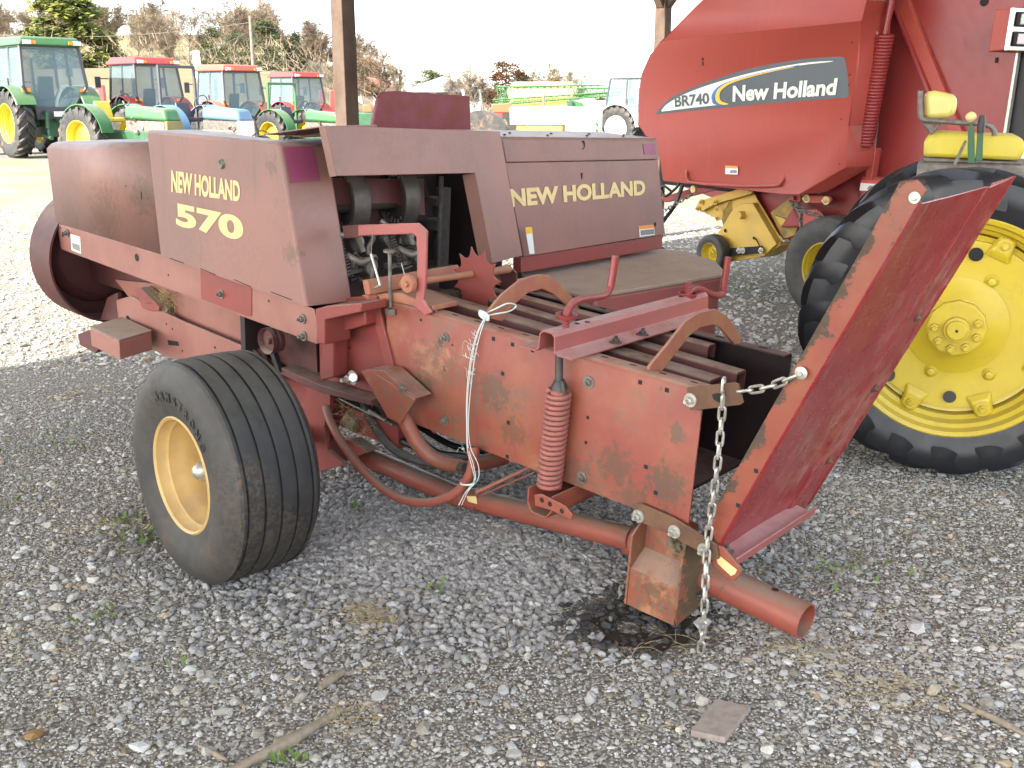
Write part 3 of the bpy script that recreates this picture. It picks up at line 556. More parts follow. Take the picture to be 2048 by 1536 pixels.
# pink hinge angle at the chute foot
z0 = -.055
e0 = p(1450, 1105, .0); e0 = Vector((.085, .0, -.045))
q = MB(); q.hexa([(.05, .005, -.055), (.155, .005, -.075), (.155, .52, -.075), (.05, .52, -.055)], [(.05, .005, -.050), (.155, .005, -.070), (.155, .52, -.070), (.05, .52, -.050)])
q.hexa([(.150, .005, -.075), (.156, .005, -.075), (.156, .52, -.075), (.150, .52, -.075)], [(.160, .005, -.040), (.166, .005, -.040), (.166, .52, -.040), (.160, .52, -.040)]); ha = q.build('hinge_angle', 'pinkred', chute, bev=.0015)
b = MB(); bolt(b, (.105, .055, -.058), (0, 0, 1), .012, .010); b.build('bolt', 'dull', ha, smooth=20)
# --- front part of the chamber body, near side
plate('feeder_side', [(636,600),(735,592),(752,600),(872,620),(872,640),(868,868),(800,800),(760,790),(680,765),(640,760)], .012, .01, 'red')
cp = plate('corner_post', [(735,588),(752,592),(790,745),(775,757)], -.012, .012, 'red')
h = MB(); h.lathe([(-.001, 0), (-.001, .007)], p(745,630,-.012), 'y', 10); h.build('bolt_hole', 'black', cp)
plate('side_gusset', [(648,628),(728,612),(732,650),(668,668),(668,755),(640,762)], -.06, .07, 'red', bev=.006)
h = MB()
for x, y in ((686,664),(700,695),(687,703),(717,605)): h.lathe([(-.001, 0), (-.001, .0055)], p(x, y, .0115), 'y', 8)
h.build('bolt_hole', 'black', hb)
plate('cover_bracket', [(722,590),(800,585),(866,612),(866,622),(800,606),(735,600)], .0, .12, 'arch', bev=.003)
plate('lower_rib', [(560,735),(640,770),(740,800),(745,812),(640,785),(560,748)], -.05, .10, 'redin')
plate('axle_plate', [(545,700),(640,765),(690,790),(660,830),(650,880),(700,880),(735,905),(640,942),(560,900)], .06, .06, 'red')
plate('axle_web', [(540,640),(632,650),(640,760),(560,735)], .05, .02, 'redin')
MB().tube([p(600,860,.05), (-1.38, -.50, -.06)], .035, 16).build('axle_shaft', 'redin', hb)
MB().box((-1.75, .05, -.16), (-1.28, .13, -.07)).build('axle_beam', 'red', hb)
MB().box((-2.6, .13, -.12), (-1.36, .45, -.05)).build('under_frame', 'redin', hb)
plate('mud_guard_plate', [(615,770),(660,790),(660,820),(648,850),(655,900),(690,930),(640,942),(600,840)], -.01, .02, 'red')
# hay caught near the wheel
m = MB()
for k in range(260):
    cx, cy = random.choice([(640,840),(655,815),(700,850),(720,830),(735,860),(690,815)]); q = p(cx+random.gauss(0, 16), cy+random.gauss(0, 14), random.uniform(.0, .08)); a = Vector((random.gauss(0, 1), random.gauss(0, 1), random.gauss(0, 1))).normalized()*random.uniform(.01, .05)
    m.tube([q, q+a*.5+Vector((0, 0, .004)), q+a], .0009, 3, cap=False)
m.build('caught_hay', 'straw', hb, smooth=80)
m = MB(); m.tube([p(700,835,.06), p(720,850,.06)], .04, 8); m.build('chaff_clump', 'hay', hb)
# swing bracket and curved tubes
q = MB(); lo = pp([(722,742),(738,738),(830,800),(800,848),(775,835)], -.105); q.prism(lo, (0, .006, 0)); 
q.prism(pp([(738,738),(768,742),(829,798),(800,806)], -.10), (0, .085, 0)); nb = q.build('needle_bracket', 'chamber', hb, bev=.002)
b = MB(); bolt(b, p(706,755,-.03), (0, -1, 0), .016, .03); b.rod(p(706,755,0), p(706,755,-.06), .016); b.build('bolt', 'steel', nb, smooth=20)
b = MB(); bolt(b, p(806,777,-.105), (0, -.5, 1), .010, .008); b.build('bolt', 'dull', nb, smooth=20)
MB().tube(smoothpath([p(798,815,-.06), p(815,850,-.06), p(838,890,-.05), p(870,918,-.02), p(915,930,.05), p(960,925,.14), p(1010,915,.25)], 6), .027, 18).build('needle_tube', 'chamber', hb)
MB().tube(smoothpath([p(652,815,-.05), p(662,845,-.08), p(690,895,-.10), p(735,950,-.11), p(790,992,-.11), p(850,1005,-.10), p(905,990,-.08), p(935,958,-.06), p(945,925,-.05), p(946,895,-.04)], 6), [.0165]*51+[.022]*4, 14).build('needle_yoke', 'tube', hb)
m = MB(); m.rod(p(952,985,-.03), p(1080,925,.12), .008, 8); m.rod(p(940,1000,.0), p(1068,945,.12), .004, 8); m.build('brace_rod', 'tube', hb)
plate('paper_tag', [(933,992),(952,993),(954,1008),(936,1003)], -.015, .001, 'cream', bev=0)
for rr, n_, yy in ((.0, 0, .04), (.0, 1, .26)):
    off = 60*n_
    MB().tube(smoothpath([p(725+off*.9,800-off*.25,yy), p(748+off*.9,850-off*.25,yy), p(790+off*.9,900-off*.3,yy), p(850+off*.7,925-off*.2,yy), p(930+off*.6,935-off*.2,yy)], 6), [.017]*25, 8).build('needle_guide', 'oily', hb)
    MB().tube(smoothpath([p(738+off*.9,800-off*.25,yy+.03), p(765+off*.9,850-off*.25,yy+.03), p(800+off*.9,880-off*.3,yy+.03), p(870+off*.7,905-off*.2,yy+.03), p(940+off*.6,915-off*.2,yy+.03)], 6), [.014]*25, 8).build('needle_guide', 'belt', hb)
m = MB(); m.rod(p(678,797,-.01), p(785,850,-.03), .0035, 8); m.tube([p(738,822,-.02), p(772,842,-.028)], .007, 8); m.build('control_rod', 'dull', hb)
# --- wheel
zc = -.063; wc = Vector((-1.38, -.64, zc)); WA = Vector((-sin(radians(6)), -cos(radians(6)), 0)); WU = Vector((cos(radians(6)), -sin(radians(6)), 0)); WZ = Vector((0, 0, 1))
wheel(hb, wc, WA, .370, .34, .188, 1, 'rubber', 'sidewall', 'ywheel', grooves=5, dish=.75, hub=False)
rim_ = [o for o in hb.children if o.name.startswith('rim')][0]
MB().lathe([(.0, .035), (.05, .035), (.07, .03), (.085, .015), (.088, 0)], wc+WA*.02, (WA, WU, WZ), 24).build('hub_cap', 'steel', rim_)
# raised lettering on the sidewall
ltr = 'ARMSTRONG'
for i, ch_ in enumerate(ltr):
    an = radians(112-i*9.0)
    def sp_(rr, da, o=0): return wc+WU*cos(an+da)*rr+WZ*sin(an+da)*rr+WA*(.170-.0)
    cxy = lambda rr, da: sp_(rr, da)
    text(ch_, (cxy(.250, .050), cxy(.250, -.050), cxy(.282, .047)), 'sidewall', [o for o in hb.children if o.name.startswith('tyre')][0], 'sidewall_letter', depth=.003)
# --- left shields and hood
sh = plate('lower_shield', [(113,446),(319,508),(500,570),(628,618),(634,645),(634,688),(122,498)], -.15, .004, 'hood2', bev=.002)
q = MB(); q.prism(pp([(122,498),(634,688)], -.15)+[v+Vector((0, .03, 0)) for v in pp([(634,688),(122,498)], -.15)], (0, 0, .003)); q.build('shield_lip', 'hood2', sh)
plate('patch_plate', [(400,532),(498,568),(503,575),(503,632),(495,633),(402,598)], -.153, .003, 'red', sh, bev=.002)
h = MB()
for x, y, r_ in ((274,515,.017),(126,470,.010),(121,455,.006),(337,550,.005),(538,602,.005)): h.lathe([(-.001, 0), (-.001, r_)], p(x, y, -.15), 'y', 18)
h.build('bolt_hole', 'black', sh)
for x, y in ((134,466),(443,588),(605,638),(607,672)):
    b = MB(); bolt(b, p(x, y, -.153), (0, -1, 0), .011, .014); b.build('bolt', 'dull', sh, smooth=20)
st = plate('sticker', [(141,468),(160,474),(162,508),(143,500)], -.1515, .001, 'white', sh, bev=0)
plate('print_block', [(144,485),(159,490),(160,503),(145,497)], -.1522, .0004, 'print', st, bev=0)
m = MB(); m.prism(pp([(630,618),(652,612),(722,606),(722,624),(650,640),(650,690),(634,687)], -.15), (0, .12, 0)); m.build('shield_end', 'red', sh, bev=.004)
# rear low hood: near face with a rounded top that turns inward
q = MB(); a, b_, c_, d_ = p(113,446,-.15), p(325,510,-.15), p(305,303,-.15), p(94,297,-.15)
prof = [(0, 0)]; q.add([a, b_, c_, d_], [(0, 1, 2, 3)])
e = [Vector((0, .02, .022)), Vector((0, .05, .032)), Vector((0, .35, .034))]; last = (3, 2); base = [d_, c_]
for k, v in enumerate(e):
    n0 = len(q.v); q.add([d_+v+Vector((.012 if k else .006, 0, 0)), c_+v], []); q.f.append((last[0], last[1], n0+1, n0)); last = (n0, n0+1)
q.add([a, d_]+[d_+v+Vector((.012 if k else .006, 0, 0)) for k, v in enumerate(e)]+[a+Vector((0, .35, 0))], [(0, 1, 2, 3, 4, 5)])
lh = q.build('front_hood', 'hood', hb, smooth=35); so = lh.modifiers.new('s', 'SOLIDIFY'); so.thickness = .003
h = MB()
for x, y, s_ in ((252,372,.006),(283,391,.008),(296,397,.004)): h.box(p(x, y, -.15)-Vector((s_*.5, .001, s_*(2 if x == 283 else .6))), p(x, y, -.15)+Vector((s_*.5, .0, s_*(2 if x == 283 else .6))))
h.build('bolt_hole', 'black', lh)
# main side box
YB = -.175; YI = p(655, 290, 0, 1)
tl, tr, brr, bl = p(292,260,YB), p(557,284,YB), p(612,613,YB), p(320,512,YB)
fE = plane3(tr, brr, tr+Vector((0, .2, 0))); e1 = fE(657,291); e2 = fE(706,601)
mb_ = MB(); 
e1i = Vector((tl.x+.02, e1.y, tl.z)); e2i = Vector((bl.x, e2.y, bl.z))
mb_.add([tl, tr, brr, bl, e1i, e1, e2, e2i], [(0, 3, 2, 1), (1, 2, 6, 5), (0, 1, 5, 4), (0, 4, 7, 3), (4, 5, 6, 7)])
box = mb_.build('side_cover', 'hood', hb, bev=.012, seg=3)
tag(box, 'dusty pink red side cover with pale yellow lettering')
text('NEW HOLLAND', (p(343,384,YB-.0005), p(481,404,YB-.0005), p(343,340,YB-.0005), p(480,362,YB-.0005)), 'cream', box, 'lettering', bold=.04, off=(0, -.001, 0))
text('570', (p(353,452,YB-.0005), p(488,484,YB-.0005), p(351,405,YB-.0005), p(486,434,YB-.0005)), 'cream', box, 'model_number', bold=.045, off=(0, -.001, 0))
f0 = plane3(e1, tr, brr); rf = MB(); rf.prism([fE(566,294,0)+Vector((.002, 0, 0)), fE(625,292)+Vector((.002, 0, 0)), fE(640,362)+Vector((.002, 0, 0)), fE(581,366)+Vector((.002, 0, 0))], (.002, 0, 0)); rf.build('reflector', 'purple', box)
m = MB(); c = p(444, 328, YB); m.lathe([(0, 0), (-.008, .008), (-.010, .014), (0, .020)], c, 'y', 18); m.build('latch', 'dull', box, smooth=40)
h = MB()
for x0, y0, x1, y1 in ((340,523,368,533),(401,544,432,557),(468,566,502,581),(542,591,583,607)):
    a = p(x0, y0, YB-.0015); b_ = p(x1, y1, YB-.0015); h.prism([a+Vector((0, 0, .012)), b_+Vector((0, 0, .012)), b_+Vector((0, 0, .015)), a+Vector((0, 0, .015))], (0, .0006, 0))
h.build('hinge_gap', 'black', box, bev=0)
# --- knotter hood frame, feeder housing
fH = plane3((-1.5, 0, .97), (-1.38, 0, .47), (-1.5, .5, .97))
def hp(name, pts, m, par=None, t=.03, fn=fH, bev=.003, d=0):
    n_ = fn.n if fn.n.x > 0 else -fn.n; return MB().prism([fn(x, y)+n_*d for x, y in pts], -n_*t).build(name, m, par or hb, bev=bev)
kh = hp('knotter_hood', [(650,251),(1000,263),(1045,511),(985,527),(950,346),(672,352)], 'hood', t=.004)
q = MB(); n_ = fH.n if fH.n.x > 0 else -fH.n
for a, b_, c_, d_ in [((650,251),(672,352),None,.035), ((950,346),(985,527),None,.07)]:
    A, B = fH(*a), fH(*b_); q.prism([A, B, B-n_*d_, A-n_*d_], (0, .004, 0))
A, B = fH(650,251), fH(1000,263); q.hexa([A, B, B+Vector((-.35, 0, -.06)), A+Vector((-.35, 0, -.06))], [v-Vector((0, 0, .004)) for v in (A, B, B+Vector((-.35, 0, -.06)), A+Vector((-.35, 0, -.06)))])
q.build('hood_return', 'hood', kh)
hp('knotter_hood_back', [(640,255),(1010,262),(1045,420),(680,420)], 'inner', t=.01, d=-.52)  # darkness inside the hood is put into this panel's colour
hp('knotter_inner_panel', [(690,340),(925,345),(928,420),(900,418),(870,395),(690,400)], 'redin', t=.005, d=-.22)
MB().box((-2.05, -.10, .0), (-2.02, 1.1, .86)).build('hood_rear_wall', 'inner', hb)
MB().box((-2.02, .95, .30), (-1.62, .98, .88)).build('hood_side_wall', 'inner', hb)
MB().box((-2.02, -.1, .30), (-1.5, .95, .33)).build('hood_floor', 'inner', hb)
MB().box((-2.02, -.06, .55), (-1.74, .35, .905)).build('dark_gap_filler', 'redin', hb)  # added filler block, coloured dark to stand for the shaded gap under the hood
# left shoulder plate rising behind the side box
q = MB(); q.prism([p(545,268,.05), p(640,252,.05), p(652,252,.05), p(652,262,.05), p(645,272,.05), p(600,275,.05)], (0, .25, 0)); q.build('shoulder_plate', 'hood', hb, bev=.003)
m = MB(); m.tube(smoothpath([p(505,272,0), p(522,261,0), p(538,266,0), p(560,268,0)], 6), .0025, 6); m.build('wire_loop', 'oily', hb)
# flat maroon sheet standing behind the hood
plane_m = MB(); 
mp_ = pp([(745,250),(757,196),(768,184),(790,182),(940,192),(942,262),(745,262)], -2.1, 0); MB().prism(mp_, (-.02, 0, 0)).build('slip_clutch_shield', 'maroon', hb, bev=.004)
# feeder housing
fF = plane3((-1.62, 1, .90), (-1.52, 1, .42), (-1.62, 2, .90))
fd = hp('feeder_panel', [(1006,300),(1012,326),(1316,320),(1330,468),(1048,513),(1030,420)], 'hood', t=.3, fn=fF, bev=.004)
hp('feeder_cap', [(1003,279),(1312,281),(1317,319),(1011,325)], 'hood', fd, t=.3, fn=fF, d=.006, bev=.004)
q = MB(); A, B = fF(1003,279), fF(1312,281); q.hexa([A, B, B+Vector((-.35, 0, .0)), A+Vector((-.35, 0, .0))], [v+Vector((0, 0, .012)) for v in (A, B, B+Vector((-.35, 0, 0)), A+Vector((-.35, 0, 0)))]); q.build('feeder_top', 'hood', fd)
h = MB()
for k in range(8): h.lathe([(0, 0), (.004, .010), (.008, 0)], A.lerp(B, (k+.5)/8)+Vector((-.05-.1*(k % 2), 0, .012)), 'z', 10)
h.build('rivet', 'black', fd)
hp('feeder_sill', [(1046,514),(1330,470),(1327,497),(1046,545)], 'red', fd, t=.05, fn=fF, d=-.01)
text('NEW HOLLAND', [fF(1021,415), fF(1290,390), fF(1018,378), fF(1289,360)], 'cream', fd, 'lettering', bold=.045, off=tuple((fF.n if fF.n.x > 0 else -fF.n)*.003))
hp('reflector', [(1283,288),(1306,288),(1309,308),(1286,309)], 'purple', fd, t=.002, fn=fF, d=.010, bev=0)
ws = hp('warning_sticker', [(1277,452),(1307,449),(1309,470),(1279,474)], 'white', fd, t=.001, fn=fF, d=.002, bev=0); hp('sticker_header', [(1277,452),(1307,449),(1308,456),(1278,459)], 'orange', ws, t=.0006, fn=fF, d=.0028, bev=0)
hp('print_block', [(1280,461),(1307,458),(1308,468),(1281,471)], 'print', ws, t=.0006, fn=fF, d=.0026, bev=0)
fG = plane3((-1.36, 0, .47), (-1.48, 0, .97), (-1.36, .5, .47))
hs = hp('warning_sticker', [(1033,456),(1046,455),(1052,508),(1042,509)], 'white', fd, t=.001, fn=fF, d=.05, bev=0); hp('sticker_header', [(1033,456),(1046,455),(1048,468),(1035,469)], 'gold', hs, t=.0006, fn=fF, d=.0512, bev=0)
m = MB(); c = fF(1163,290); m.tube([c+Vector((.008, .012*cos(a), .018*sin(a))) for a in np.linspace(-2.2, 1.8, 12)], .003, 6); m.box(fF(1163,352)-Vector((0, .003, .015)), fF(1163,352)+Vector((.004, .003, .015))); c = fF(1309,449); m.lathe([(.003, 0), (.003, .012)], c, 'x', 14); m.build('latch_mark', 'black', fd)
# dirt / chaff ledge along feeder bottom
m = MB()
for k in range(90):
    t_ = k/89; A = p(1040+280*t_, 545-52*t_, .31, 2); m.tube([A+Vector((-.03, 0, -.01)), A+Vector((.03, 0, -.012))], [.02+.012*random.random(), .008], 6)
m.build('chaff_ledge', 'hay', hb, smooth=60)
# twine box with rounded lid
lidp = [(1042,548),(1050,570),(1105,586),(1160,596),(1190,600),(1215,594),(1445,556),(1448,548),(1430,528),(1362,508),(1290,500)]
L2 = [p(x, y, .30, 2) for x, y in lidp]; ld = MB().prism(L2, (0, 0, .018)).build('twine_box_lid', 'lid', hb, bev=.006, seg=3)
cen = sum(L2, Vector())/len(L2); L3 = [cen+(v-cen)*.975 for v in L2]; L3 = [Vector((v.x, v.y, .30)) for v in L3]
MB().prism(L3, (0, 0, -.36)).build('twine_box', 'pinkred', hb, bev=.012, seg=3)
# --- knotter mechanism (inside)
kx = -1.70
for yk in (.10, .36):
    fk = frame((0, 0, 0), (1, 0, 0), (0, 1, 0), (0, 0, 1))
    q = MB(); cz = .70; cy = yk+.05
    q.lathe([(-.025, .125), (.03, .125), (.045, .118), (.045, .105), (.028, .112), (-.025, .112)], (kx, cy, cz), (Vector((.25, 1, 0)).normalized(), Vector((1, -.25, 0)).normalized(), Vector((0, 0, 1))), 36, closed=True); kd = q.build('knotter_disc', 'greasy', hb)
    q = MB(); aa = (Vector((.25, 1, 0)).normalized(), Vector((1, -.25, 0)).normalized(), Vector((0, 0, 1))); q.lathe([(0, 0), (0, .112)], (kx, cy, cz), aa, 32); q.build('disc_web', 'oily', kd)
    q = MB()
    for k in range(20):
        an = 2*pi*k/20; c = Vector((kx, cy, cz))+aa[1]*cos(an)*.085+aa[2]*sin(an)*.085-aa[0]*.006; q.tube([c, c+aa[1]*cos(an)*.022+aa[2]*sin(an)*.022], .005, 6)
    q.build('gear_teeth', 'dull', kd)
    q = MB(); fx = kx+.05
    q.prism([(fx, yk-.09, .56), (fx, yk-.07, .575), (fx, yk+.02, .455), (fx, yk+.0, .44)], (.03, 0, 0)); q.prism([(fx+.02, yk-.08, .46), (fx+.02, yk+.06, .47), (fx+.02, yk+.06, .45), (fx+.02, yk-.08, .44)], (.03, 0, 0))
    q.tube(smoothpath([(fx+.05, yk+.05, .60), (fx+.06, yk+.09, .58), (fx+.05, yk+.07, .53), (fx+.06, yk+.10, .48), (fx+.05, yk+.08, .43)], 5), .011, 8)
    q.tube([(fx, yk, .50), (fx+.08, yk+.04, .49)], .018, 10); q.lathe([(0, 0), (0, .03), (.02, .03), (.02, 0)], (fx+.06, yk+.07, .47), 'x', 14); q.build('knotter_frame', 'dull', hb, bev=.002)
    q = MB(); q.tube(smoothpath([(fx+.02, yk-.10, .63), (fx+.05, yk-.06, .60), (fx+.06, yk-.02, .61), (fx+.05, yk+.02, .58), (fx+.06, yk+.04, .53)], 5), .012, 8); q.tube(smoothpath([(fx+.05, yk-.03, .52), (fx+.10, yk+.0, .50), (fx+.11, yk+.05, .52), (fx+.08, yk+.09, .50)], 5), [.014]*8+[.007]*8, 8); q.lathe([(0, .008), (0, .026), (.03, .022), (.03, .008)], (fx+.06, yk-.03, .49), 'y', 14); q.lathe([(0, 0), (0, .036), (.012, .036), (.012, 0)], (fx+.03, yk+.03, .56), 'y', 16); q.tube([(fx+.08, yk+.07, .40), (fx+.08, yk+.07, .47)], .011, 8); q.build('billhook', 'dull', hb, smooth=45)
    q = MB()
    for k in range(9): an = k*.7; q.tube([(fx+.02, yk-.02+.018*cos(an), .47+.018*sin(an)), (fx+.05, yk-.02+.02*cos(an), .47+.02*sin(an))], .004, 5)
    q.tube(coil_pts((fx+.09, yk-.05, .45), (fx+.03, yk-.06, .60), .012, 14), .0028, 5); q.build('knotter_spring', 'oily', hb)
    q = MB()
    for k in range(14):
        a = Vector((fx+random.uniform(-.03, .06), yk+random.uniform(-.08, .1), random.uniform(.42, .58))); q.tube([a, a+Vector((random.gauss(0, .02), random.gauss(0, .03), random.gauss(0, .02)))], random.uniform(.004, .012), 7)
    q.build('knotter_parts', 'oily', hb)
m = MB(); m.rod((kx, -.03, .69), (kx, .52, .69), .030, 16); m.build('knotter_shaft', 'greasy', hb)
m = MB()
m.rod((kx+.06, .60, .40), (kx+.06, .60, .78), .010, 8); m.box((kx-.02, .585, .56), (kx+.055, .65, .60)); m.box((kx-.02, .585, .66), (kx+.055, .64, .69)); m.box((kx-.03, .66, .38), (kx+.0, .72, .72))
m.build('trip_linkage', 'oily', hb)
plate('metering_arm', [(716,450),(835,446),(852,462),(850,560),(846,600),(862,625),(850,632),(828,612),(832,585),(834,520),(832,474),(825,468),(716,472)], -.02, .012, 'pinkred', bev=.003)
m = MB(); q0 = p(700,462,0); m.prism(pp([(684,452),(718,449),(718,474),(690,476)], .0), (0, .012, 0)); m.build('arm_socket', 'redin', hb)
m = MB(); m.rod(p(779,503,-.01), p(781,615,-.01), .0065, 10); m.lathe([(-.006, .006), (-.004, .022), (.004, .022), (.006, .006)], p(779,502,-.01), 'z', 16, closed=True); m.lathe([(0, .0), (0, .02), (.02, .02), (.02, 0)], p(782,628,-.01), 'z', 6); m.build('adjuster_bolt', 'dull', hb, smooth=30)
m = MB(); m.lathe([(-.012, 0), (-.012, .030), (-.004, .034), (.006, .034), (.006, 0)], p(818,567,-.035), 'y', 24); m.lathe([(-.02, 0), (-.02, .011), (-.01, .013)], p(818,567,-.035), 'y', 6); m.build('metering_wheel', 'arch', hb, smooth=30)
m = MB(); m.rod(p(800,568,.02), p(945,548,.30), .013, 12); m.rod(p(978,545,.36), p(1018,538,.50), .016, 12); m.build('metering_shaft', 'arch', hb)
m = MB(); m.prism(pp([(1000,535),(1015,530),(1032,545),(1034,580),(1000,590)], .50), (0, .008, 0)); m.build('shaft_bracket', 'redin', hb, bev=.002)
# star wheel in the plane across the chamber
sc_ = p(952, 560, .30); q = MB(); R0, R1 = .088, .122; N_ = 11; pts = []
for k in range(N_):
    a0 = 2*pi*k/N_+.12
    pts.append(sc_+Vector((cos(a0)*R1, 0, sin(a0)*R1)))
    for j in range(1, 6):
        a = a0+2*pi/N_*j/6; rr = R1-(R1-R0)*(sin(pi*j/6)**.55); pts.append(sc_+Vector((cos(a)*rr, 0, sin(a)*rr)))
ctr = len(pts); n = ctr
q.add(pts+[sc_]+[v+Vector((0, .005, 0)) for v in pts]+[sc_+Vector((0, .005, 0))], [(i, (i+1) % n, n) for i in range(n)]+[(n+1+(i+1) % n, n+1+i, 2*n+1) for i in range(n)]+[(i, n+1+i, n+1+(i+1) % n, (i+1) % n) for i in range(n)])
q.build('star_wheel', 'red', hb, smooth=20)
hp('knotter_cross_bar', [(724,560),(905,530),(912,545),(900,558),(730,590)], 'arch', t=.03, d=.03)
m = MB(); c = p(738,575,-.02); m.box(c-Vector((.03, .0, .012)), c+Vector((.0, .03, .012))); m.build('bale_counter', 'white', hb, bev=.003)
m = MB(); c = p(738,575,-.021); m.box(c-Vector((.020, .002, .006)), c+Vector((-.006, .002, .006))); m.build('counter_window', 'black', hb)
m = MB(); m.rod(p(742,508,-.01), p(760,570,-.02), .004, 8); m.rod(p(760,570,-.02), p(745,578,-.02), .004, 8); m.rod(p(745,465,-.02), p(742,510,-.01), .0015, 5); m.rod(p(803,527,-.02), p(812,560,-.03), .0012, 5); m.build('linkage_rod', 'steel', hb)
# --- front flywheel guard
fc_ = Vector((-3.52, .12, .20)); q = MB(); q.lathe([(.10, .322), (.10, .332), (-.10, .332), (-.10, .0)], fc_, 'x', 64); q.lathe([(.10, .322), (-.085, .322)], fc_, 'x', 64); fg = q.build('flywheel_guard', 'redin', hb, smooth=30)
q = MB(); q.lathe([(-.03, .22), (-.06, .25), (-.082, .26), (-.082, .0)], fc_, 'x', 48); q.build('flywheel', 'redin', fg)
fcn = fc_+Vector((-.079, .0, -.12)); MB().lathe([(0, 0), (0, .022)], fcn, 'x', 16).build('hole', 'cream', fg)
# lower frame beam, tool box, pulleys, belt
bm_ = plate('frame_beam', [(232,600),(262,592),(360,640),(480,690),(560,730),(560,760),(470,748),(330,712),(240,668)], .0, .012, 'hood2', bev=.003)
h = MB(); h.prism(pp([(335,680),(356,683),(358,692),(337,690)], -.001), (0, .0006, 0)); h.lathe([(-.001, 0), (-.001, .018)], p(256,638,0), 'y', 16)
for x, y in ((333,648),(345,658),(430,695),(365,702)): h.lathe([(-.001, 0), (-.001, .006)], p(x, y, 0), 'y', 8)
h.build('bolt_hole', 'black', bm_)
plate('body_side', [(230,560),(345,570),(500,640),(540,640),(540,720),(480,690),(360,640),(262,600)], .05, .01, 'hood2', bev=.001)
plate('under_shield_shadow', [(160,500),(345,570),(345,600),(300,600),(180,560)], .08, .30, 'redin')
m = MB()
for k in range(200):
    q = p(random.gauss(325, 14), random.gauss(600, 14), .02); a = Vector((random.gauss(0, 1), random.gauss(0, 1), random.gauss(0, 1))).normalized()*random.uniform(.01, .06); m.tube([q, q+a], .0012, 3, cap=False)
m.build('caught_hay', 'straw', hb, smooth=80)
MB().tube([p(300,585,.04), p(345,625,.04)], .035, 8).build('chaff_clump', 'hay', hb)
m = MB(); m.prism(pp([(268,580),(280,575),(318,613),(318,622),(300,622),(285,617)], -.01), (0, .04, 0)); m.build('tongue_bracket', 'red', hb, bev=.002)
a = [p(178,655,-.22), p(236,713,-.22)]
zt = -.03; T = [p(180,656,zt,2), p(238,683,zt,2), p(303,664,zt,2), p(245,637,zt,2)]
MB().prism(T, (0, 0, -.085)).build('tool_box', 'hood2', hb, bev=.004)
cenT = sum(T, Vector())/4; MB().prism([cenT+(v-cenT)*1.015+Vector((0, 0, .004)) for v in T], (0, 0, .004)).build('tool_box_lid', 'lid', hb)
m = MB(); m.prism(pp([(155,668),(178,660),(205,690),(190,706),(160,690)], .0), (0, .03, 0)); m.prism(pp([(200,640),(215,595),(235,585),(240,640)], .02), (0, .02, 0)); m.build('jack_bracket', 'redin', hb)
def pulley(c, R, wd, m='redin'):
    q = MB(); q.lathe([(-wd, R), (-wd*.6, R*.86), (-wd*.3, R*.80), (-wd*.3, R*.3), (-wd*.8, R*.25), (-wd*.8, 0)], c, 'y', 36); q.lathe([(-wd, R), (-.3*wd, R), (.0, R*.8), (.3*wd, R), (wd, R), (wd, 0)], c, 'y', 36); q.build('pulley', m, hb, smooth=30)
pulley(p(543,680,-.09), .052, .028); pulley(p(507,735,-.05), .085, .02)
MB().prism(pp([(485,637),(494,640),(490,705),(483,700)], -.03), (0, .02, 0)).build('drive_belt', 'belt', hb)
m = MB(); m.prism(pp([(533,690),(545,700),(560,745),(552,740)], -.06), (0, .02, 0)); m.build('drive_belt', 'belt', hb)
plate('side_panel', [(495,640),(632,688),(636,770),(560,742),(520,700),(492,700)], .03, .01, 'redin', bev=0)
plate('interior_wall', [(300,560),(640,560),(720,620),(720,760),(620,745),(300,640)], .42, .02, 'redin', bev=0)
# --- twine tied round the arch
tw = thing('baling_twine', 'pale blue baling twine knotted round the arch bar, hanging to the lower tube', 'twine', FB)
m = MB()
for k in range(4):
    o = random.uniform(-4, 4); m.tube(smoothpath([p(972+o*.3,632,-.012), p(957+o,668,-.014), p(945+o*1.2,720,-.016), p(937+o,790,-.02), p(935+o*.5,850,-.04), p(938+o,895,-.06), p(950+o*2,930,-.07), p(952+o,960,-.075), p(938-abs(o)*2,985,-.08), p(928-abs(o)*3,1010,-.06)], 6), .0014, 5)
m.tube(smoothpath([p(970,630,-.84,0)+Vector((0, 0, .005)), p(990,618,-.8,0), p(1015,607,-.78,0), p(1032,611,-.78,0), p(1020,622,-.78,0), p(990,628,-.8,0), p(970,633,-.84,0)], 6), .0025, 6)
for k in range(3): m.tube([p(968+6*cos(a)+8*sin(a), 634+7*sin(a)-k*3, -.012-.01*cos(a)) for a in np.linspace(0, 6.28, 12)], .0028, 6)
m.tube([p(935+14*cos(a), 966+4*sin(a), -.10-.02*sin(a)) for a in np.linspace(0, 3.2, 10)], .003, 6)
for k in range(26):
    y = random.choice([660, 675, 690, 700, 715, 745, 900]); q0 = p(948-(y-660)*.09+random.uniform(-3, 3), y, -.02); pts = [q0]
    for j in range(5): pts.append(pts[-1]+Vector((random.gauss(0, .008), random.gauss(0, .004), random.gauss(0, .008))))
    m.tube(smoothpath(pts, 3), .0006, 3, cap=False)
m.build('twine_strand', 'twine', tw, smooth=60)
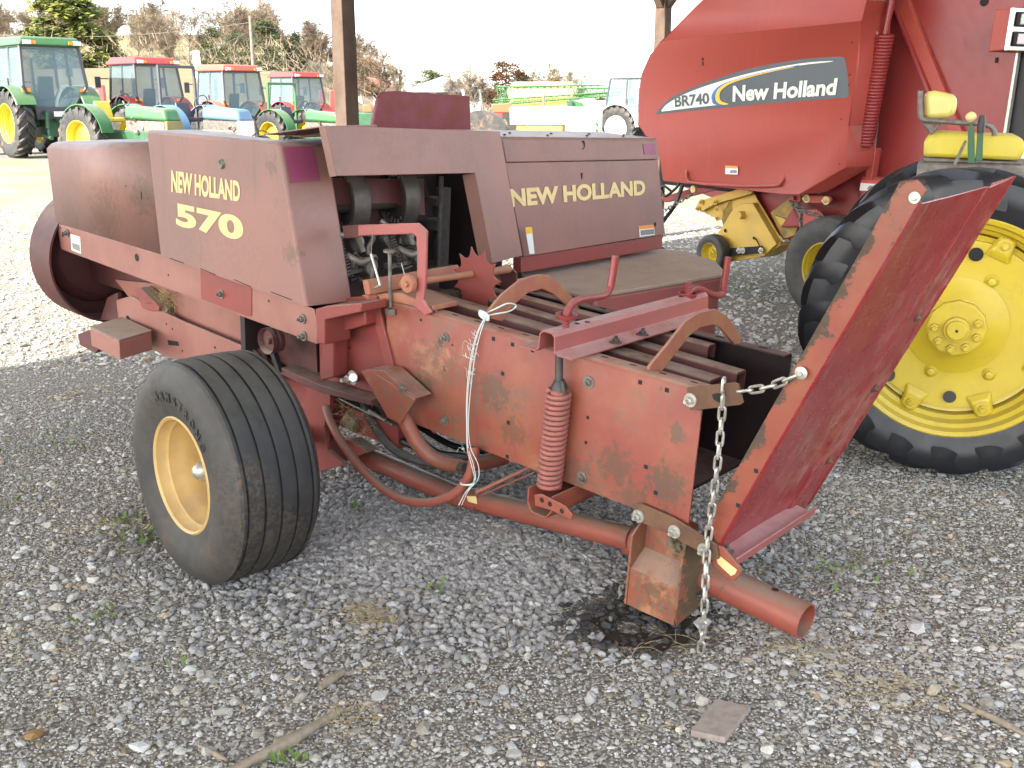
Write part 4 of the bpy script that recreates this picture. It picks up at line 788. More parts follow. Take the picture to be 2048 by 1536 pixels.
# ------------------------------------------------------------------ big round baler
RX = Vector((sin(radians(146)), cos(radians(146)), 0)); RY = Vector((-RX.y, RX.x, 0)); 
RO = atY(1600, 380, 7.3); FR = frame((RO.x, RO.y, 0), RX, RY, (0, 0, 1))
rb = thing('round_baler', 'big bright red round baler with a charcoal swoosh decal on its side', 'round baler', FR)
def r(x, y, v=0, ax=1): return hit(FR, x, y, ax, v)
def rr_(pts, v=0, ax=1): return [r(x, y, v, ax) for x, y in pts]
def rpl(name, pts, v, t, m, par=None, bev=.004, ax=1, **k):
    e = [0, 0, 0]; e[ax] = t; return MB().prism(rr_(pts, v, ax), e).build(name, m, par or rb, bev=bev, **k)
# door: upper part leans inward above the seam, lower part tucks in below the lower seam
dn = MB(); 
seam = rr_([(1322,84),(1722,40)], 0); mid = [(1283,130),(1277,165),(1275,200),(1277,250)]
Pd = rr_([(1722,40),(1718,120),(1698,250)], 0); Pl = rr_([(1322,84),(1300,112),(1283,150),(1278,200),(1277,250)], 0)
low = None; up = rr_([(1736,-160),(1735,2)], .10); upl = rr_([(1393,13),(1470,-60),(1560,-160)], .10)
front = Pl+[Pd[2], Pd[1], Pd[0]]; 
v = []; f = []
def addf(pts):
    k = len(v); v.extend(pts); f.append(tuple(range(k, k+len(pts))))
addf(front); addf([Pl[4], *rr_([(1318,310),(1326,362)], .02), *rr_([(1560,388),(1598,389)], .02), r(1692,335,.02), Pd[2]]); addf([Pl[0], Pd[0], r(1735,2,.015), r(1736,-160,.03), r(1560,-160,.03), r(1470,-60,.03), r(1393,13,.03)])
# closing sides so that the door has depth
ring_ = [r(1393,13,.03)]+Pl+rr_([(1318,310),(1326,362),(1560,388),(1598,389),(1692,335)], .02)+[Pd[2], Pd[1], Pd[0], r(1735,2,.015), r(1736,-160,.03), r(1560,-160,.03), r(1470,-60,.03)]
for i in range(len(ring_)):
    a, b_ = ring_[i], ring_[(i+1) % len(ring_)]; addf([a, b_, Vector((b_.x, .30, b_.z)), Vector((a.x, .30, a.z))])
door = MB().add(v, f).build('side_door', 'brred', rb, bev=0, smooth=2); wmod = door.modifiers.new('weld', 'WELD'); wmod.merge_threshold = .002
bv = door.modifiers.new('bevel', 'BEVEL'); bv.width = .006; bv.segments = 2; bv.limit_method = 'ANGLE'; bv.angle_limit = radians(30)
# decal (flat on the door skin)
def dz_(pts, d): return [q+Vector((0, -d, 0)) for q in rr_(pts, 0)]
def sm(pts, k=5):
    q = smoothpath([Vector((a, b, 0)) for a, b in pts], k); return [(t.x, t.y) for t in q]
dec = MB().prism(dz_(sm([(1313,226),(1330,205),(1360,186),(1420,162),(1500,137),(1600,119),(1680,113)], 5)+sm([(1688,115),(1692,125),(1697,160),(1698,192)], 3)+[(1694,195),(1500,210),(1312,229)], .002), (0, .001, 0)).build('decal', 'greyd', rb)
MB().prism(dz_(sm([(1323,222),(1335,208),(1370,188),(1430,166),(1510,144),(1600,127),(1660,122),(1660,124),(1600,131),(1520,148),(1460,165),(1437,177),(1427,190),(1425,205),(1434,210)], 4)+[(1380,216),(1325,223)], .0035), (0, .001, 0)).build('swoosh', 'swoosh', dec)
MB().prism(dz_(sm([(1600,131),(1530,146),(1465,164),(1442,176),(1431,190),(1430,202),(1442,210),(1436,210),(1426,203),(1424,191),(1434,176),(1458,163),(1520,146),(1598,130)], 4), .0045), (0, .001, 0)).build('arc_stripe', 'blue', dec)
MB().prism(dz_(sm([(1590,134),(1530,147),(1470,164),(1446,178),(1440,190),(1443,202),(1458,208),(1444,209),(1433,202),(1432,190),(1440,176),(1464,162),(1525,146),(1588,133)], 4), .0055), (0, .001, 0)).build('arc_stripe', 'gold', dec)
dq = lambda a, b, c, d: [q+Vector((0, -.005, 0)) for q in rr_([a, b, c, d], 0)]
text('New Holland', dq((1466,204),(1676,190),(1464,172),(1677,156)), 'swoosh', dec, 'lettering', bold=.035, off=(0, -.001, 0), shear=.12)
text('BR740', dq((1351,215),(1420,208),(1350,192),(1419,185)), 'greyd', dec, 'model_number', bold=.03, off=(0, -.001, 0))
def sticker(q, v, par, head='orange', d=.003):
    s = MB().prism([t+Vector((0, -d, 0)) for t in rr_(q, v)], (0, .001, 0)).build('warning_sticker', 'white', par)
    a, b_, c_, d_ = [Vector(t) for t in rr_(q, v)]; k = Vector((0, -d-.001, 0)); MB().prism([a+k, b_+k, b_.lerp(c_, .3)+k, a.lerp(d_, .3)+k], (0, .0006, 0)).build('sticker_header', head, s)
    MB().prism([a.lerp(d_, .5).lerp(b_.lerp(c_, .5), .45)+k, b_.lerp(c_, .5).lerp(a.lerp(d_, .5), .08)+k, b_.lerp(c_, .85).lerp(a.lerp(d_, .85), .08)+k, a.lerp(d_, .85).lerp(b_.lerp(c_, .85), .35)+k], (0, .0006, 0)).build('print_block', 'print', s)
sticker([(1452,331),(1477,332),(1477,349),(1452,348)], .012, door, d=.008)
MB().tube(smoothpath([r(1375,338,.03), r(1373,350,.0), r(1376,360,.0), r(1390,366,0), r(1480,372,0), r(1550,371,0), r(1562,365,0), r(1572,348,.03)], 5), .012, 10).build('door_handle', 'brred', door)
m = MB(); m.lathe([(-.004, 0), (-.004, .012)], r(1406,118,0), 'y', 12); m.box(r(1406,126,0)-Vector((.006, .004, .02)), r(1406,126,0)+Vector((.006, 0, .01)))
for x, y in ((1704,85),(1700,150),(1698,170),(1683,238),(1680,328)): m.lathe([(-.003, 0), (-.003, .006)], r(x, y, .0), 'y', 8)
m.build('key_hole', 'black', door)
# tailgate shell behind
bod = rpl('body_side', [(1790,-170),(2200,-170),(2046,20),(2012,270),(1995,330),(1990,450),(1650,520),(1500,440),(1500,360),(1690,340),(1750,300),(1760,200)], .42, .25, 'brdark', bev=.01)
rpl('inner_side', [(1340,100),(1720,-100),(1720,380),(1560,392),(1340,340)], .45, 1.1, 'brdark')
rpl('frame_column', [(1712,300),(1752,300),(1740,350),(1700,450),(1560,455),(1600,392),(1695,335)], .34, .10, 'brdark', bev=.01)
rpl('rear_column', [(1738,300),(1752,296),(1728,450),(1716,450)], .30, .06, 'brred')
rpl('diagonal_brace', [(1785,0),(1812,-10),(1925,268),(1900,268),(1865,190)], .385, .035, 'brred', bev=.004)
rpl('side_edge', [(1776,-5),(1784,0),(1862,190),(1880,240),(1876,244),(1858,200)], .36, .05, 'brdark')
a = r(1770, 68, .20); b_ = r(1728, 290, .20)
sp = coil(a, b_, .052, .0115, 34, 14, 7).build('tailgate_spring', 'brdark', rb, smooth=60)
MB().rod(a+(b_-a)*.01, b_, .040, 16).build('spring_core', 'black', sp)
MB().tube([a+(a-b_)*.35, a+(a-b_)*.0], .022, 10).build('spring_rod', 'brdark', sp)
m = MB(); m.lathe([(-.06, 0), (-.06, .05), (.06, .05), (.06, 0)], r(1716,308,.26), 'y', 20); m.build('pivot', 'brdark', rb)
m = MB(); m.rod(r(1712,187,.20), r(1748,195,.22), .007, 8); m.build('tie_rod', 'cream', rb)
sticker([(1702,205),(1714,204),(1710,246),(1699,247)], .06, door, 'redlens', d=.02)
sticker([(1734,359),(1773,361),(1771,382),(1730,380)], .34, rb, 'redlens', d=.06)
sticker([(1633,355),(1653,360),(1650,386),(1624,384)], .30, rb, 'white', d=.06)
rpl('lower_sill', [(1725,352),(1990,372),(1985,388),(1720,386)], .32, .10, 'brred')
# lamp box and lamps
lbx = rpl('lamp_box', [(1991,18),(2022,16),(2008,100),(1976,104)], .10, .30, 'brred', bev=.006)
m = MB(); fa = r(2022,16,.10); fb_ = r(2008,100,.10); e_ = Vector((.02, .26, 0)); m.add([fa, fa+e_, fb_+e_, fb_], [(0, 1, 2, 3)]); m.prism([fa+Vector((.001, .01, 0)), fa+e_, fb_+e_, fb_+Vector((.001, .01, 0))], (.012, 0, 0)); m.build('lamp_plate', 'chrome', lbx)
for t0, mm in ((.08, 'clear'), (.55, 'clear')):
    A = fa.lerp(fb_, t0)+e_*.16+Vector((.013, 0, 0)); B = fa.lerp(fb_, t0+.36)+e_*.16+Vector((.013, 0, 0)); e2_ = e_*.7
    lm = MB().prism([A, A+e2_, B+e2_, B], (.012, 0, 0)).build('lamp_gasket', 'black', lbx, bev=.01)
    A2 = A.lerp(B, .14)+e2_*.14+Vector((.0, 0, 0)); B2 = A.lerp(B, .86)+e2_*.14; MB().prism([A2, A2+e2_*.72, B2+e2_*.72, B2], (.022, 0, 0)).build('tail_lamp', mm, lm, bev=.006)
m = MB(); c = r(1968, 3, .415); m.lathe([(0, 0), (0, .028)], c, 'y', 20); c = r(1993,119,.415); m.box(c-Vector((.008, .003, .02)), c+Vector((.008, .001, .012))); m.build('bolt_hole', 'black', bod)
# belts at the rear edge
bt = MB(); bt.prism(rr_([(2050,20),(2090,20),(2070,280),(2008,270)], .44), (0, 1.2, 0)); bt.build('belt_pack', 'belt', rb)
bt = MB(); bt.prism(rr_([(2046,18),(2050,18),(2012,268),(2006,268)], .40), (0, .03, 0)); bt.build('edge_trim', 'steel', rb)
# under the door: hitch bits, chain, sprockets
rpl('lower_frame', [(1322,356),(1560,388),(1560,396),(1322,368)], .5, .3, 'black')
rpl('hitch_bar', [(1318,395),(1420,366),(1460,372),(1330,405)], .5, .06, 'brdark')
m = MB(); m.tube(smoothpath([r(1322,372,.4), r(1330,392,.35), r(1350,378,.4), r(1360,366,.4)], 5), .012, 7); m.tube(smoothpath([r(1365,370,.4), r(1350,410,.35), r(1328,440,.4), r(1322,450,.4)], 5), .018, 7); m.tube(smoothpath([r(1318,380,.4), r(1328,372,.35), r(1345,385,.4)], 5), .010, 7); m.build('hydraulic_hose', 'belt', rb)
m = MB(); chain(m, [r(1390,385,.3), r(1352,408,.3), r(1325,424,.3)], .05, .005, .014); m.build('safety_chain', 'dull', rb)
m = MB(); m.lathe([(-.02, 0), (-.02, .03), (0, .03)], r(1389,378,.3), 'y', 14); m.build('chain_pin', 'cream', rb)
rpl('drive_side', [(1600,392),(1695,340),(1740,352),(1740,455),(1600,450),(1585,420)], .34, .08, 'brdark')
def sprocket(c, R, n_, nm, m='brred'):
    q = MB(); pts = []
    for k in range(n_*2): a_ = pi*k/n_; rr2 = R*(1.0 if k % 2 else .9); pts.append(Vector(c)+Vector((cos(a_)*rr2, 0, sin(a_)*rr2)))
    q.prism(pts, (0, .012, 0)); q.lathe([(-.03, 0), (-.03, R*.25), (0, R*.3)], c, 'y', 16); return q.build(nm, m, rb, smooth=15)
sprocket(r(1590,396,.24), .055, 12, 'idler_sprocket'); sprocket(r(1625,452,.22), .125, 30, 'drive_sprocket')
q = MB(); q.prism(rr_([(1612,391),(1660,393),(1663,400),(1658,407),(1615,406),(1608,399)], .24), (0, .015, 0)); tn = q.build('tension_arm', 'brred', rb, bev=.003)
for x, y in ((1613,397),(1652,401)):
    b = MB(); bolt(b, r(x, y, .24), (0, -1, 0), .018, .02); b.build('bolt', 'cream', tn)
m = MB(); chain(m, [r(1580,403,.22), r(1592,410,.22), r(1615,425,.22), r(1640,432,.22), r(1655,447,.22)], .05, .007, .016); chain(m, [r(1580,403,.22), r(1600,425,.22), r(1603,455,.22), r(1612,480,.22)], .05, .007, .016); m.build('drive_chain', 'dull', rb)
m = coil(r(1543,376,.45), r(1543,424,.45), .022, .009, 10, 10, 6).build('pickup_spring', 'belt', rb)
# yellow pickup
pk = rpl('pickup_side', [(1393,412),(1400,405),(1450,388),(1495,373),(1503,378),(1515,400),(1560,475),(1562,484),(1535,508),(1520,514),(1460,495),(1430,472),(1450,445),(1412,428)], .36, .012, 'ypick', bev=.004)
rpl('pickup_guard', [(1463,422),(1478,408),(1505,406),(1553,488),(1527,513),(1462,503),(1432,473)], .30, .06, 'ypick', bev=.006)
rpl('lift_arm', [(1393,412),(1398,402),(1496,372),(1505,378),(1502,388),(1430,408),(1402,424),(1394,420)], .31, .03, 'ypick', pk, bev=.004)
for x, y in ((1396,417),(1431,404),(1403,404),(1501,380),(1434,418),(1435,436)):
    b = MB(); bolt(b, r(x, y, .30), (0, -1, 0), .014, .014); b.build('bolt', 'ypick', pk)
m = MB(); m.lathe([(-.05, 0), (-.05, .03), (0, .036)], r(1486,430,.30), 'y', 6); m.build('pivot_cap', 'ypick', pk)
m = MB(); m.lathe([(-.003, 0), (-.003, .016)], r(1451,461,.297), 'y', 14); m.tube(smoothpath([r(1508,476,.29), r(1514,482,.28), r(1519,492,.28), r(1521,500,.29)], 4), .005, 6); m.lathe([(-.003, 0), (-.003, .012)], r(1508,476,.29), 'y', 14); m.build('cable', 'black', pk)
q = MB(); q.tube([r(1500,440,.45), r(1500,440,1.9)], .22, 20); q.build('pickup_reel', 'ydark', rb)
q = MB()
for k in range(36):
    y_ = .45+.04*k; 
    for j in range(5):
        a_ = j*1.25+k*.3; c = r(1530,450,.45); c = Vector((c.x, y_, c.z)); q.tube([c+Vector((cos(a_)*.14, 0, sin(a_)*.14)), c+Vector((cos(a_+.4)*.26, 0, sin(a_+.4)*.26))], .004, 3)
q.build('pickup_teeth', 'dull', rb, smooth=80)
rpl('stripper_plate', [(1540,425),(1580,395),(1600,440),(1590,470),(1565,480)], .40, .03, 'ydark')
rpl('stripper_tip', [(1548,430),(1580,442),(1590,450),(1560,450)], .38, .02, 'ypick', bev=.002)
rpl('wheel_arm', [(1450,497),(1522,492),(1526,505),(1450,513)], .27, .012, 'black', bev=.002)
for x in (1478,1486,1522): b = MB(); bolt(b, r(x, 501, .265), (0, -1, 0), .014, .014); b.build('bolt', 'steel', rb)
rpl('lower_lip', [(1430,512),(1530,503),(1560,484),(1560,492),(1520,515),(1425,528)], .33, .2, 'ypick')
c = r(1416, 508, .16); gt = thing('gw', 'x', 'x', FR); bpy.data.objects.remove(gt)
def sub_wheel(nm, label, c, R, W, rr2, par, rim='yellow', side='sidewall', ax=(0, -1, 0), **k):
    e = bpy.data.objects.new(nm, None); COL.objects.link(e); e.parent = par; e['label'] = label
    wheel(e, c, ax, R, W, rr2, 1, 'rubber', side, rim, **k); return e
sub_wheel('gauge_wheel', 'small black gauge wheel with a yellow rim', Vector((c.x, .22, c.z)), .155, .11, .085, rb, dish=.4)
c = r(1648, 550, .10)
sub_wheel('main_wheel', 'worn grey baler tyre with a yellow rim', Vector((c.x, .20, .375)), .375, .26, .185, rb, dish=.5)
MB().rod((c.x, .2, .375), (c.x, 1.9, .375), .05, 14).build('axle', 'brdark', rb)
rpl('right_side_sheet', [(1283,150),(1400,10),(1700,-150),(2100,-150),(1990,440),(1650,480),(1330,360)], 1.6, .06, 'brdark')
# ------------------------------------------------------------------ utility tractor on the right
TZ = gnd(1895, 957); HD = radians(112); FT = heading((TZ.x, TZ.y, 0), HD)
tr_ = thing('utility_tractor', 'tractor with fresh yellow rear wheel and yellow seat at the right edge', 'tractor', FT)
TR = .635; wcx = Vector((.0, -.17, TR))
def tq(x, y, v=0, ax=1): return hit(FT, x, y, ax, v)
we = bpy.data.objects.new('rear_wheel', None); COL.objects.link(we); we.parent = tr_
hubc = tq(1913, 655, .04); CX = hubc.x; WT = .36; cW = Vector((CX, WT/2-.02, TR))
wheel(we, cW, (0, -1, 0), TR, WT, .445, 1, 'blackrub', None, 'yellow', lugs=19, dish=.30, hub=False)
# cast centre disc with clamp lugs
yf = cW.y-WT/2*.86+.10
q = MB(); q.lathe([(-.012, 0), (-.012, .10), (-.004, .17), (.0, .25), (-.012, .335), (-.012, .352), (.012, .352), (.012, 0)], (CX, yf, TR), (Vector((0, 1, 0)), Vector((1, 0, 0)), Vector((0, 0, 1))), 64); dk = q.build('wheel_disc', 'yellow', we, smooth=35)
for k in range(8):
    an = radians(22+45*k); d_ = Vector((cos(an), 0, sin(an))); t_ = Vector((-sin(an), 0, cos(an))); q = MB()
    q.hexa([Vector((CX, yf-.012, TR))+d_*.30-t_*.055, Vector((CX, yf-.012, TR))+d_*.30+t_*.055, Vector((CX, yf-.012, TR))+d_*.405+t_*.035, Vector((CX, yf-.012, TR))+d_*.405-t_*.035],
           [Vector((CX, yf-.034, TR))+d_*.33-t_*.035, Vector((CX, yf-.034, TR))+d_*.33+t_*.035, Vector((CX, yf-.034, TR))+d_*.392+t_*.025, Vector((CX, yf-.034, TR))+d_*.392-t_*.025])
    q.build('rim_clamp', 'yellow', dk, bev=.008, seg=3); b = MB(); bolt(b, Vector((CX, yf-.034, TR))+d_*.365, (0, -1, 0), .018, .016); b.build('bolt', 'yellow', dk, smooth=20)
h = MB(); h.lathe([(-.0145, 0), (-.0145, .028)], tq(1952,508,yf), 'y', 18); h.build('dark_hole', 'black', dk)
for x, y, rr2 in ((1899,792,.026),(1776,748,.03)):
    h = MB(); h.lathe([(-.0145, 0), (-.0145, rr2)], tq(x, y, yf-.0145), 'y', 18); h.build('see_through_hole', 'ground_show' if False else 'sidewall', dk)
for x, y in ((1984,562),(1978,748),(1862,741)):
    b = MB(); c = tq(x, y, yf-.004); b.lathe([(-.0, .028), (-.012, .015), (-.026, .014), (-.028, 0)], c, 'y', 16); b.build('boss', 'yellow', dk)
hc = Vector((CX, yf, TR)); q = MB(); q.lathe([(-.010, .20), (-.022, .165), (-.05, .125), (-.058, .115), (-.058, .0)], hc, 'y', 40); q.lathe([(-.05, .118), (-.080, .115), (-.084, .108), (-.084, 0)], hc, 'y', 12); q.lathe([(-.08, .052), (-.115, .050), (-.115, .040), (-.13, .040), (-.133, .034), (-.133, 0)], hc, 'y', 28); hub = q.build('hub', 'yellow', dk, smooth=25, bev=.002)
h = MB(); h.lathe([(-.134, 0), (-.134, .006)], hc, 'y', 12); h.build('centre_hole', 'black', hub)
for k in range(6):
    an = radians(20-40*k); b = MB(); c = hc+Vector((cos(an)*.083, -.084, sin(an)*.083)); bolt(b, c, (0, -1, 0), .018, .020, False); b.build('bolt', 'yellow', hub, smooth=20)
# axle, body, far wheel
MB().rod((CX, yf, TR), (CX, 1.4, TR), .075, 16).build('rear_axle', 'greend', tr_)
MB().box((CX-.35, .50, .42), (CX+2.0, .98, .86)).build('transmission', 'greend', tr_, bev=.04)
MB().box((CX+.9, .48, .80), (CX+2.2, 1.0, 1.30)).build('bonnet', 'green', tr_, bev=.06)
w2 = bpy.data.objects.new('rear_wheel', None); COL.objects.link(w2); w2.parent = tr_
wheel(w2, Vector((CX, 1.38, TR)), (0, 1, 0), TR, WT, .445, 1, 'blackrub', None, 'yellow', lugs=20, dish=.3, hub=False)
for yy, ny in ((.25, -1), (1.25, 1)):
    w3 = bpy.data.objects.new('front_wheel', None); COL.objects.link(w3); w3.parent = tr_; wheel(w3, Vector((CX+1.95, yy, .36)), (0, ny, 0), .36, .17, .2, 1, 'rubber', None, 'yellow', dish=.4)
# seat
YS = .75
def tp(pts, v=YS): return [tq(x, y, v) for x, y in pts]
def rounded(name, pts, v, t, m, par, b, s=4): return MB().prism(tp(pts, v), (0, t, 0)).build(name, m, par, bev=b, seg=s, smooth=60)
st_ = bpy.data.objects.new('seat', None); COL.objects.link(st_); st_.parent = tr_
rounded('seat_cushion', [(1848,285),(1858,270),(1885,265),(1960,270),(2035,272),(2048,280),(2050,300),(2040,322),(1960,318),(1846,314)], YS-.22, .44, 'seat', st_, .018, 3)
rounded('seat_base', [(1846,314),(1960,320),(2045,323),(2045,330),(1846,324)], YS-.20, .40, 'dull', st_, .006, 2)
rounded('seat_back', [(1848,184),(1870,181),(1905,188),(1915,194),(1912,228),(1895,236),(1850,238)], YS-.24, .48, 'seatback', st_, .022, 3)
m = MB(); m.tube(smoothpath(tp([(1841,182),(1840,205),(1842,232),(1850,240),(1890,243),(1930,246),(1960,247),(1980,252),(1988,262),(1989,272)], YS-.26), 5), .012, 10); m.build('arm_rail', 'dull', st_)
rounded('back_bracket', [(1836,180),(1842,182),(1844,230),(1868,252),(1884,244),(1872,262),(1862,270),(1845,248),(1838,230)], YS-.24, .02, 'dull', st_, .004, 2)
m = MB(); m.prism(tp([(1926,286),(1930,280),(1934,282),(1912,332),(1905,330)], YS-.30), (0, .01, 0)); m.build('seat_strut', 'dull', st_)
m = MB(); m.prism(tp([(1936,262),(1940,246),(1944,246),(1949,262),(1950,328),(1935,326)], YS-.42), (0, .012, 0)); lv = m.build('shift_lever', 'greend', tr_, bev=.002)
MB().lathe([(-.022, 0), (-.018, .012), (-.008, .020), (0, .022), (.008, .020), (.018, .012), (.022, 0)], tq(1942,234,YS-.42), 'z', 20).build('lever_knob', 'cream', lv, smooth=60)
m = MB(); m.prism(tp([(1955,262),(1967,262),(1965,322),(1951,322)], YS-.42), (0, .012, 0)); lv = m.build('shift_lever', 'greend', tr_, bev=.002)
MB().tube([tq(1961,266,YS-.42), tq(1963,246,YS-.42), tq(1965,230,YS-.42)], [.014, .015, .010], 12).build('lever_grip', 'belt', lv)
m = MB(); m.lathe([(0, 0), (0, .22), (.40, .22), (.40, 0)], (CX+.05, YS, .86), 'z', 4); m.build('seat_pedestal', 'twhite', tr_) if False else None
MB().box((CX-.22, YS-.2, .84), (CX+.3, YS+.2, 1.27)).build('seat_pedestal', 'dull', tr_, bev=.02)
# ------------------------------------------------------------------ terrain behind the yard
def sstep(a, b, x): t = min(1, max(0, (x-a)/(b-a))); return t*t*(3-2*t)
def terr(x, y):
    q = x/max(y, 1); mk = 1-sstep(-.22, -.105, q); z = 3.0*sstep(42, 60, y)+3.2*sstep(60, 125, y)+5*sstep(120, 170, y)
    return z*mk*(1-.0*q)+.25*sin(x*.21)*sin(y*.13)*sstep(45, 60, y)
q = MB(); X_ = np.linspace(-190, 40, 93); Y_ = np.linspace(40, 200, 65)
q.v = [(float(x), float(y), terr(x, y)+(.02 if 41 < y else -.05)) for y in Y_ for x in X_]; nx = len(X_); q.f = [(j*nx+i, j*nx+i+1, (j+1)*nx+i+1, (j+1)*nx+i) for j in range(len(Y_)-1) for i in range(nx-1)]
gm_ = mat('dry_grass_slope', (.22, .19, .10), (.13, .105, .065), .06, rough=1, bump=0, spec=.1); struct(q.build('hill', gm_, smooth=90))
# ------------------------------------------------------------------ trees
def bare_tree(name, h, seed, tw='twig', spread=.55, leafy=0, lm=None):
    R_ = random.Random(seed); t = MB(); tg = MB(); lf = MB()
    def sliver(c, d):
        for _ in range(8):
            a = (d+Vector((R_.gauss(0, .7), R_.gauss(0, .7), R_.gauss(0, .5)))).normalized()*h*R_.uniform(.04, .09); b = a.orthogonal().normalized()*h*.0026; tg.add([c-b, c+b, c+a], [(0, 1, 2)])
    def grow(p0, d, L_, r0, lev):
        n = 4; pts = [p0]; dd = d.copy()
        for i in range(n):
            dd = (dd+Vector((R_.gauss(0, .13), R_.gauss(0, .13), R_.gauss(0, .06)+.03))).normalized(); pts.append(pts[-1]+dd*L_/n)
        rs = [r0*(1-.75*i/n) for i in range(n+1)]
        (t if lev < 2 else tg).tube(pts, rs, 6 if lev < 1 else 4 if lev < 2 else 3, cap=False)
        if lev >= 2: sliver(pts[-1], dd); sliver(pts[2], dd)
        if lev < 3:
            k = (11, 7, 5, 4)[lev]
            for j in range(k):
                f = (.25 if lev == 0 else .2)+.78*(j+R_.random())/k; i = min(n-1, int(f*n)); b = pts[i].lerp(pts[i+1], f*n-i)
                a = R_.uniform(0, 2*pi); o = dd.orthogonal().normalized(); o = (o*cos(a)+dd.cross(o)*sin(a)); nd = (dd*R_.uniform(.5, .95)+o*spread*R_.uniform(.7, 1.4)+Vector((0, 0, .15))).normalized()
                grow(b, nd, L_*R_.uniform(.38, .6), rs[i]*.55+.010*h/10, lev+1)
        elif leafy:
            for _ in range(leafy):
                c = pts[-1]+Vector((R_.gauss(0, .25), R_.gauss(0, .25), R_.gauss(0, .2))); s = R_.uniform(.08, .17); a = Vector((R_.gauss(0, 1), R_.gauss(0, 1), R_.gauss(0, 1))).normalized()*s; b = a.orthogonal().normalized()*s*.7; lf.add([c-a-b, c+a-b*.5, c+a*.6+b], [(0, 1, 2)])
    grow(Vector((0, 0, -.3)), Vector((0, 0, 1)), h*.72, h*.018, 0)
    e = bpy.data.objects.new(name, None); COL.objects.link(e); t.build('trunk', 'bark', e, smooth=80); tg.build('crown', tw, e, smooth=80)
    if leafy: lf.build('leaves', lm, e, smooth=80)
    return e
def leaf_tree(name, h, wd, seed, m, n=4200, conic=.5, leaf=.16, low=.12):
    R_ = random.Random(seed); e = bpy.data.objects.new(name, None); COL.objects.link(e); q = MB()
    q.tube([(0, 0, -.3), (.1, 0, h*.5), (0, .1, h*.95)], [h*.02, h*.013, .02], 7)
    cl = []
    for k in range(64):
        f = R_.random()**.9; z = h*(low+(1-low)*f); rad = wd*((1-f)**conic)*(.55+.45*min(1, f/.18)); a = R_.uniform(0, 6.28); rr = rad*sqrt(R_.uniform(.25, 1)); cl.append((Vector((rr*cos(a), rr*sin(a), z)), R_.uniform(.10, .22)*wd+.15))
        if k % 3 == 0: q.tube([(0, 0, z*.9), cl[-1][0]], [h*.006, .01], 4, cap=False)
    q.build('trunk', 'bark', e, smooth=80); f_ = MB()
    for k in range(n):
        c, s = R_.choice(cl); d = Vector((R_.gauss(0, 1), R_.gauss(0, 1), R_.gauss(0, .6))); c = c+d*s*.75; a = Vector((R_.gauss(0, 1), R_.gauss(0, 1), R_.gauss(0, .7))).normalized()*leaf*R_.uniform(.6, 1.4); b = a.orthogonal().normalized()*leaf*.55
        f_.add([c-a, c+b, c+a, c-b], [(0, 1, 2, 3)])
    f_.build('crown', m, e, smooth=80); return e
T0 = {'bare1': bare_tree('bare_tree', 10, 1), 'bare2': bare_tree('bare_tree', 10, 2, spread=.45), 'bare3': bare_tree('bare_tree', 10, 3, spread=.7), 'red': bare_tree('bare_tree', 10, 4, leafy=4, lm='rustleaf'), 'pale': bare_tree('bare_tree', 10, 5, leafy=3, lm='paleleaf'),
      'pine': leaf_tree('pine_tree', 10, 3.2, 6, 'pine', 11000, .45, .24, .06), 'cedar': leaf_tree('cedar_tree', 10, 3.0, 7, 'cedar', 5000, .6, .17, .03), 'cedar2': leaf_tree('cedar_tree', 10, 3.6, 8, 'cedar', 5000, .5, .18, .05), 'orange': leaf_tree('maple_tree', 10, 3.0, 9, 'rustleaf', 3600, .5, .16, .2)}
used = set()
def tree(kind, px, Y, topy, label, wid=1.0, group=None):
    X = (px-1024)/F*Y*.9637*(1+0)  # distance along the ground for a point near the horizon
    wid *= 1.45 if kind not in ('bare1', 'bare2', 'bare3', 'red', 'pale') else 1.0; X = atY(px, 200, Y).x; z = terr(X, Y) if Y > 42 else 0; src = T0[kind]; H_ = (atY(px, topy, Y).z-z)*10/max(v[2] for ch in src.children for v in ch.bound_box)
    o = src if kind not in used else copy_tree(src); used.add(kind)
    o.location = (X, Y, z); o.scale = (H_/10*wid, H_/10*wid, H_/10); o.rotation_euler = (0, 0, random.uniform(0, 6.28))
    tag(o, label, 'tree', group)
tree('pine', 152, 70, -45, 'tall yellow green pine behind the green cab tractor', 1.15)
tree('cedar', 432, 78, 52, 'broad olive cedar just left of the utility pole', 1.1)
tree('cedar2', 480, 84, 62, 'dark cedar half hidden behind the utility pole', 1.0)
tree('cedar2', 540, 80, 34, 'tallest dark green cedar right of the utility pole', .9)
tree('cedar', 596, 82, 62, 'small cedar on the slope above the cab with the green roll bar', .8)
tree('cedar', 225, 74, 60, 'dark evergreen on the right flank of the tall pine', 1.1)
tree('bare1', 345, 62, 40, 'pale bare tree with forked white trunk behind the red cab tractor', 1.1)
tree('red', 758, 72, 98, 'reddish leafed tree right of the near wooden post', 1.1)
tree('bare2', 803, 70, 110, 'slender bare tree, last at the foot of the wooded hill', .6)
tree('cedar', 862, 88, 136, 'low round evergreen behind the white roofed house', 1.5)
tree('bare3', 905, 84, 128, 'thin bare tree between the house and the orange maple', .9)
tree('bare1', 950, 76, 104, 'tall pale bare tree left of the orange maple', 1.0)
tree('orange', 1013, 86, 116, 'rusty orange maple above the green sprayer boom', 1.1)
tree('cedar2', 1045, 92, 138, 'dark evergreen right behind the orange maple', .9)
tree('pale', 1108, 84, 114, 'sparse pale leafed tree left one above the sprayer boom', 1.0)
tree('pale', 1146, 88, 122, 'sparse pale leafed tree right one above the sprayer boom', 1.0)
tree('cedar', 1205, 50, 192, 'dark green bush behind the yellow machines at right', 1.6)
R2 = random.Random(11)
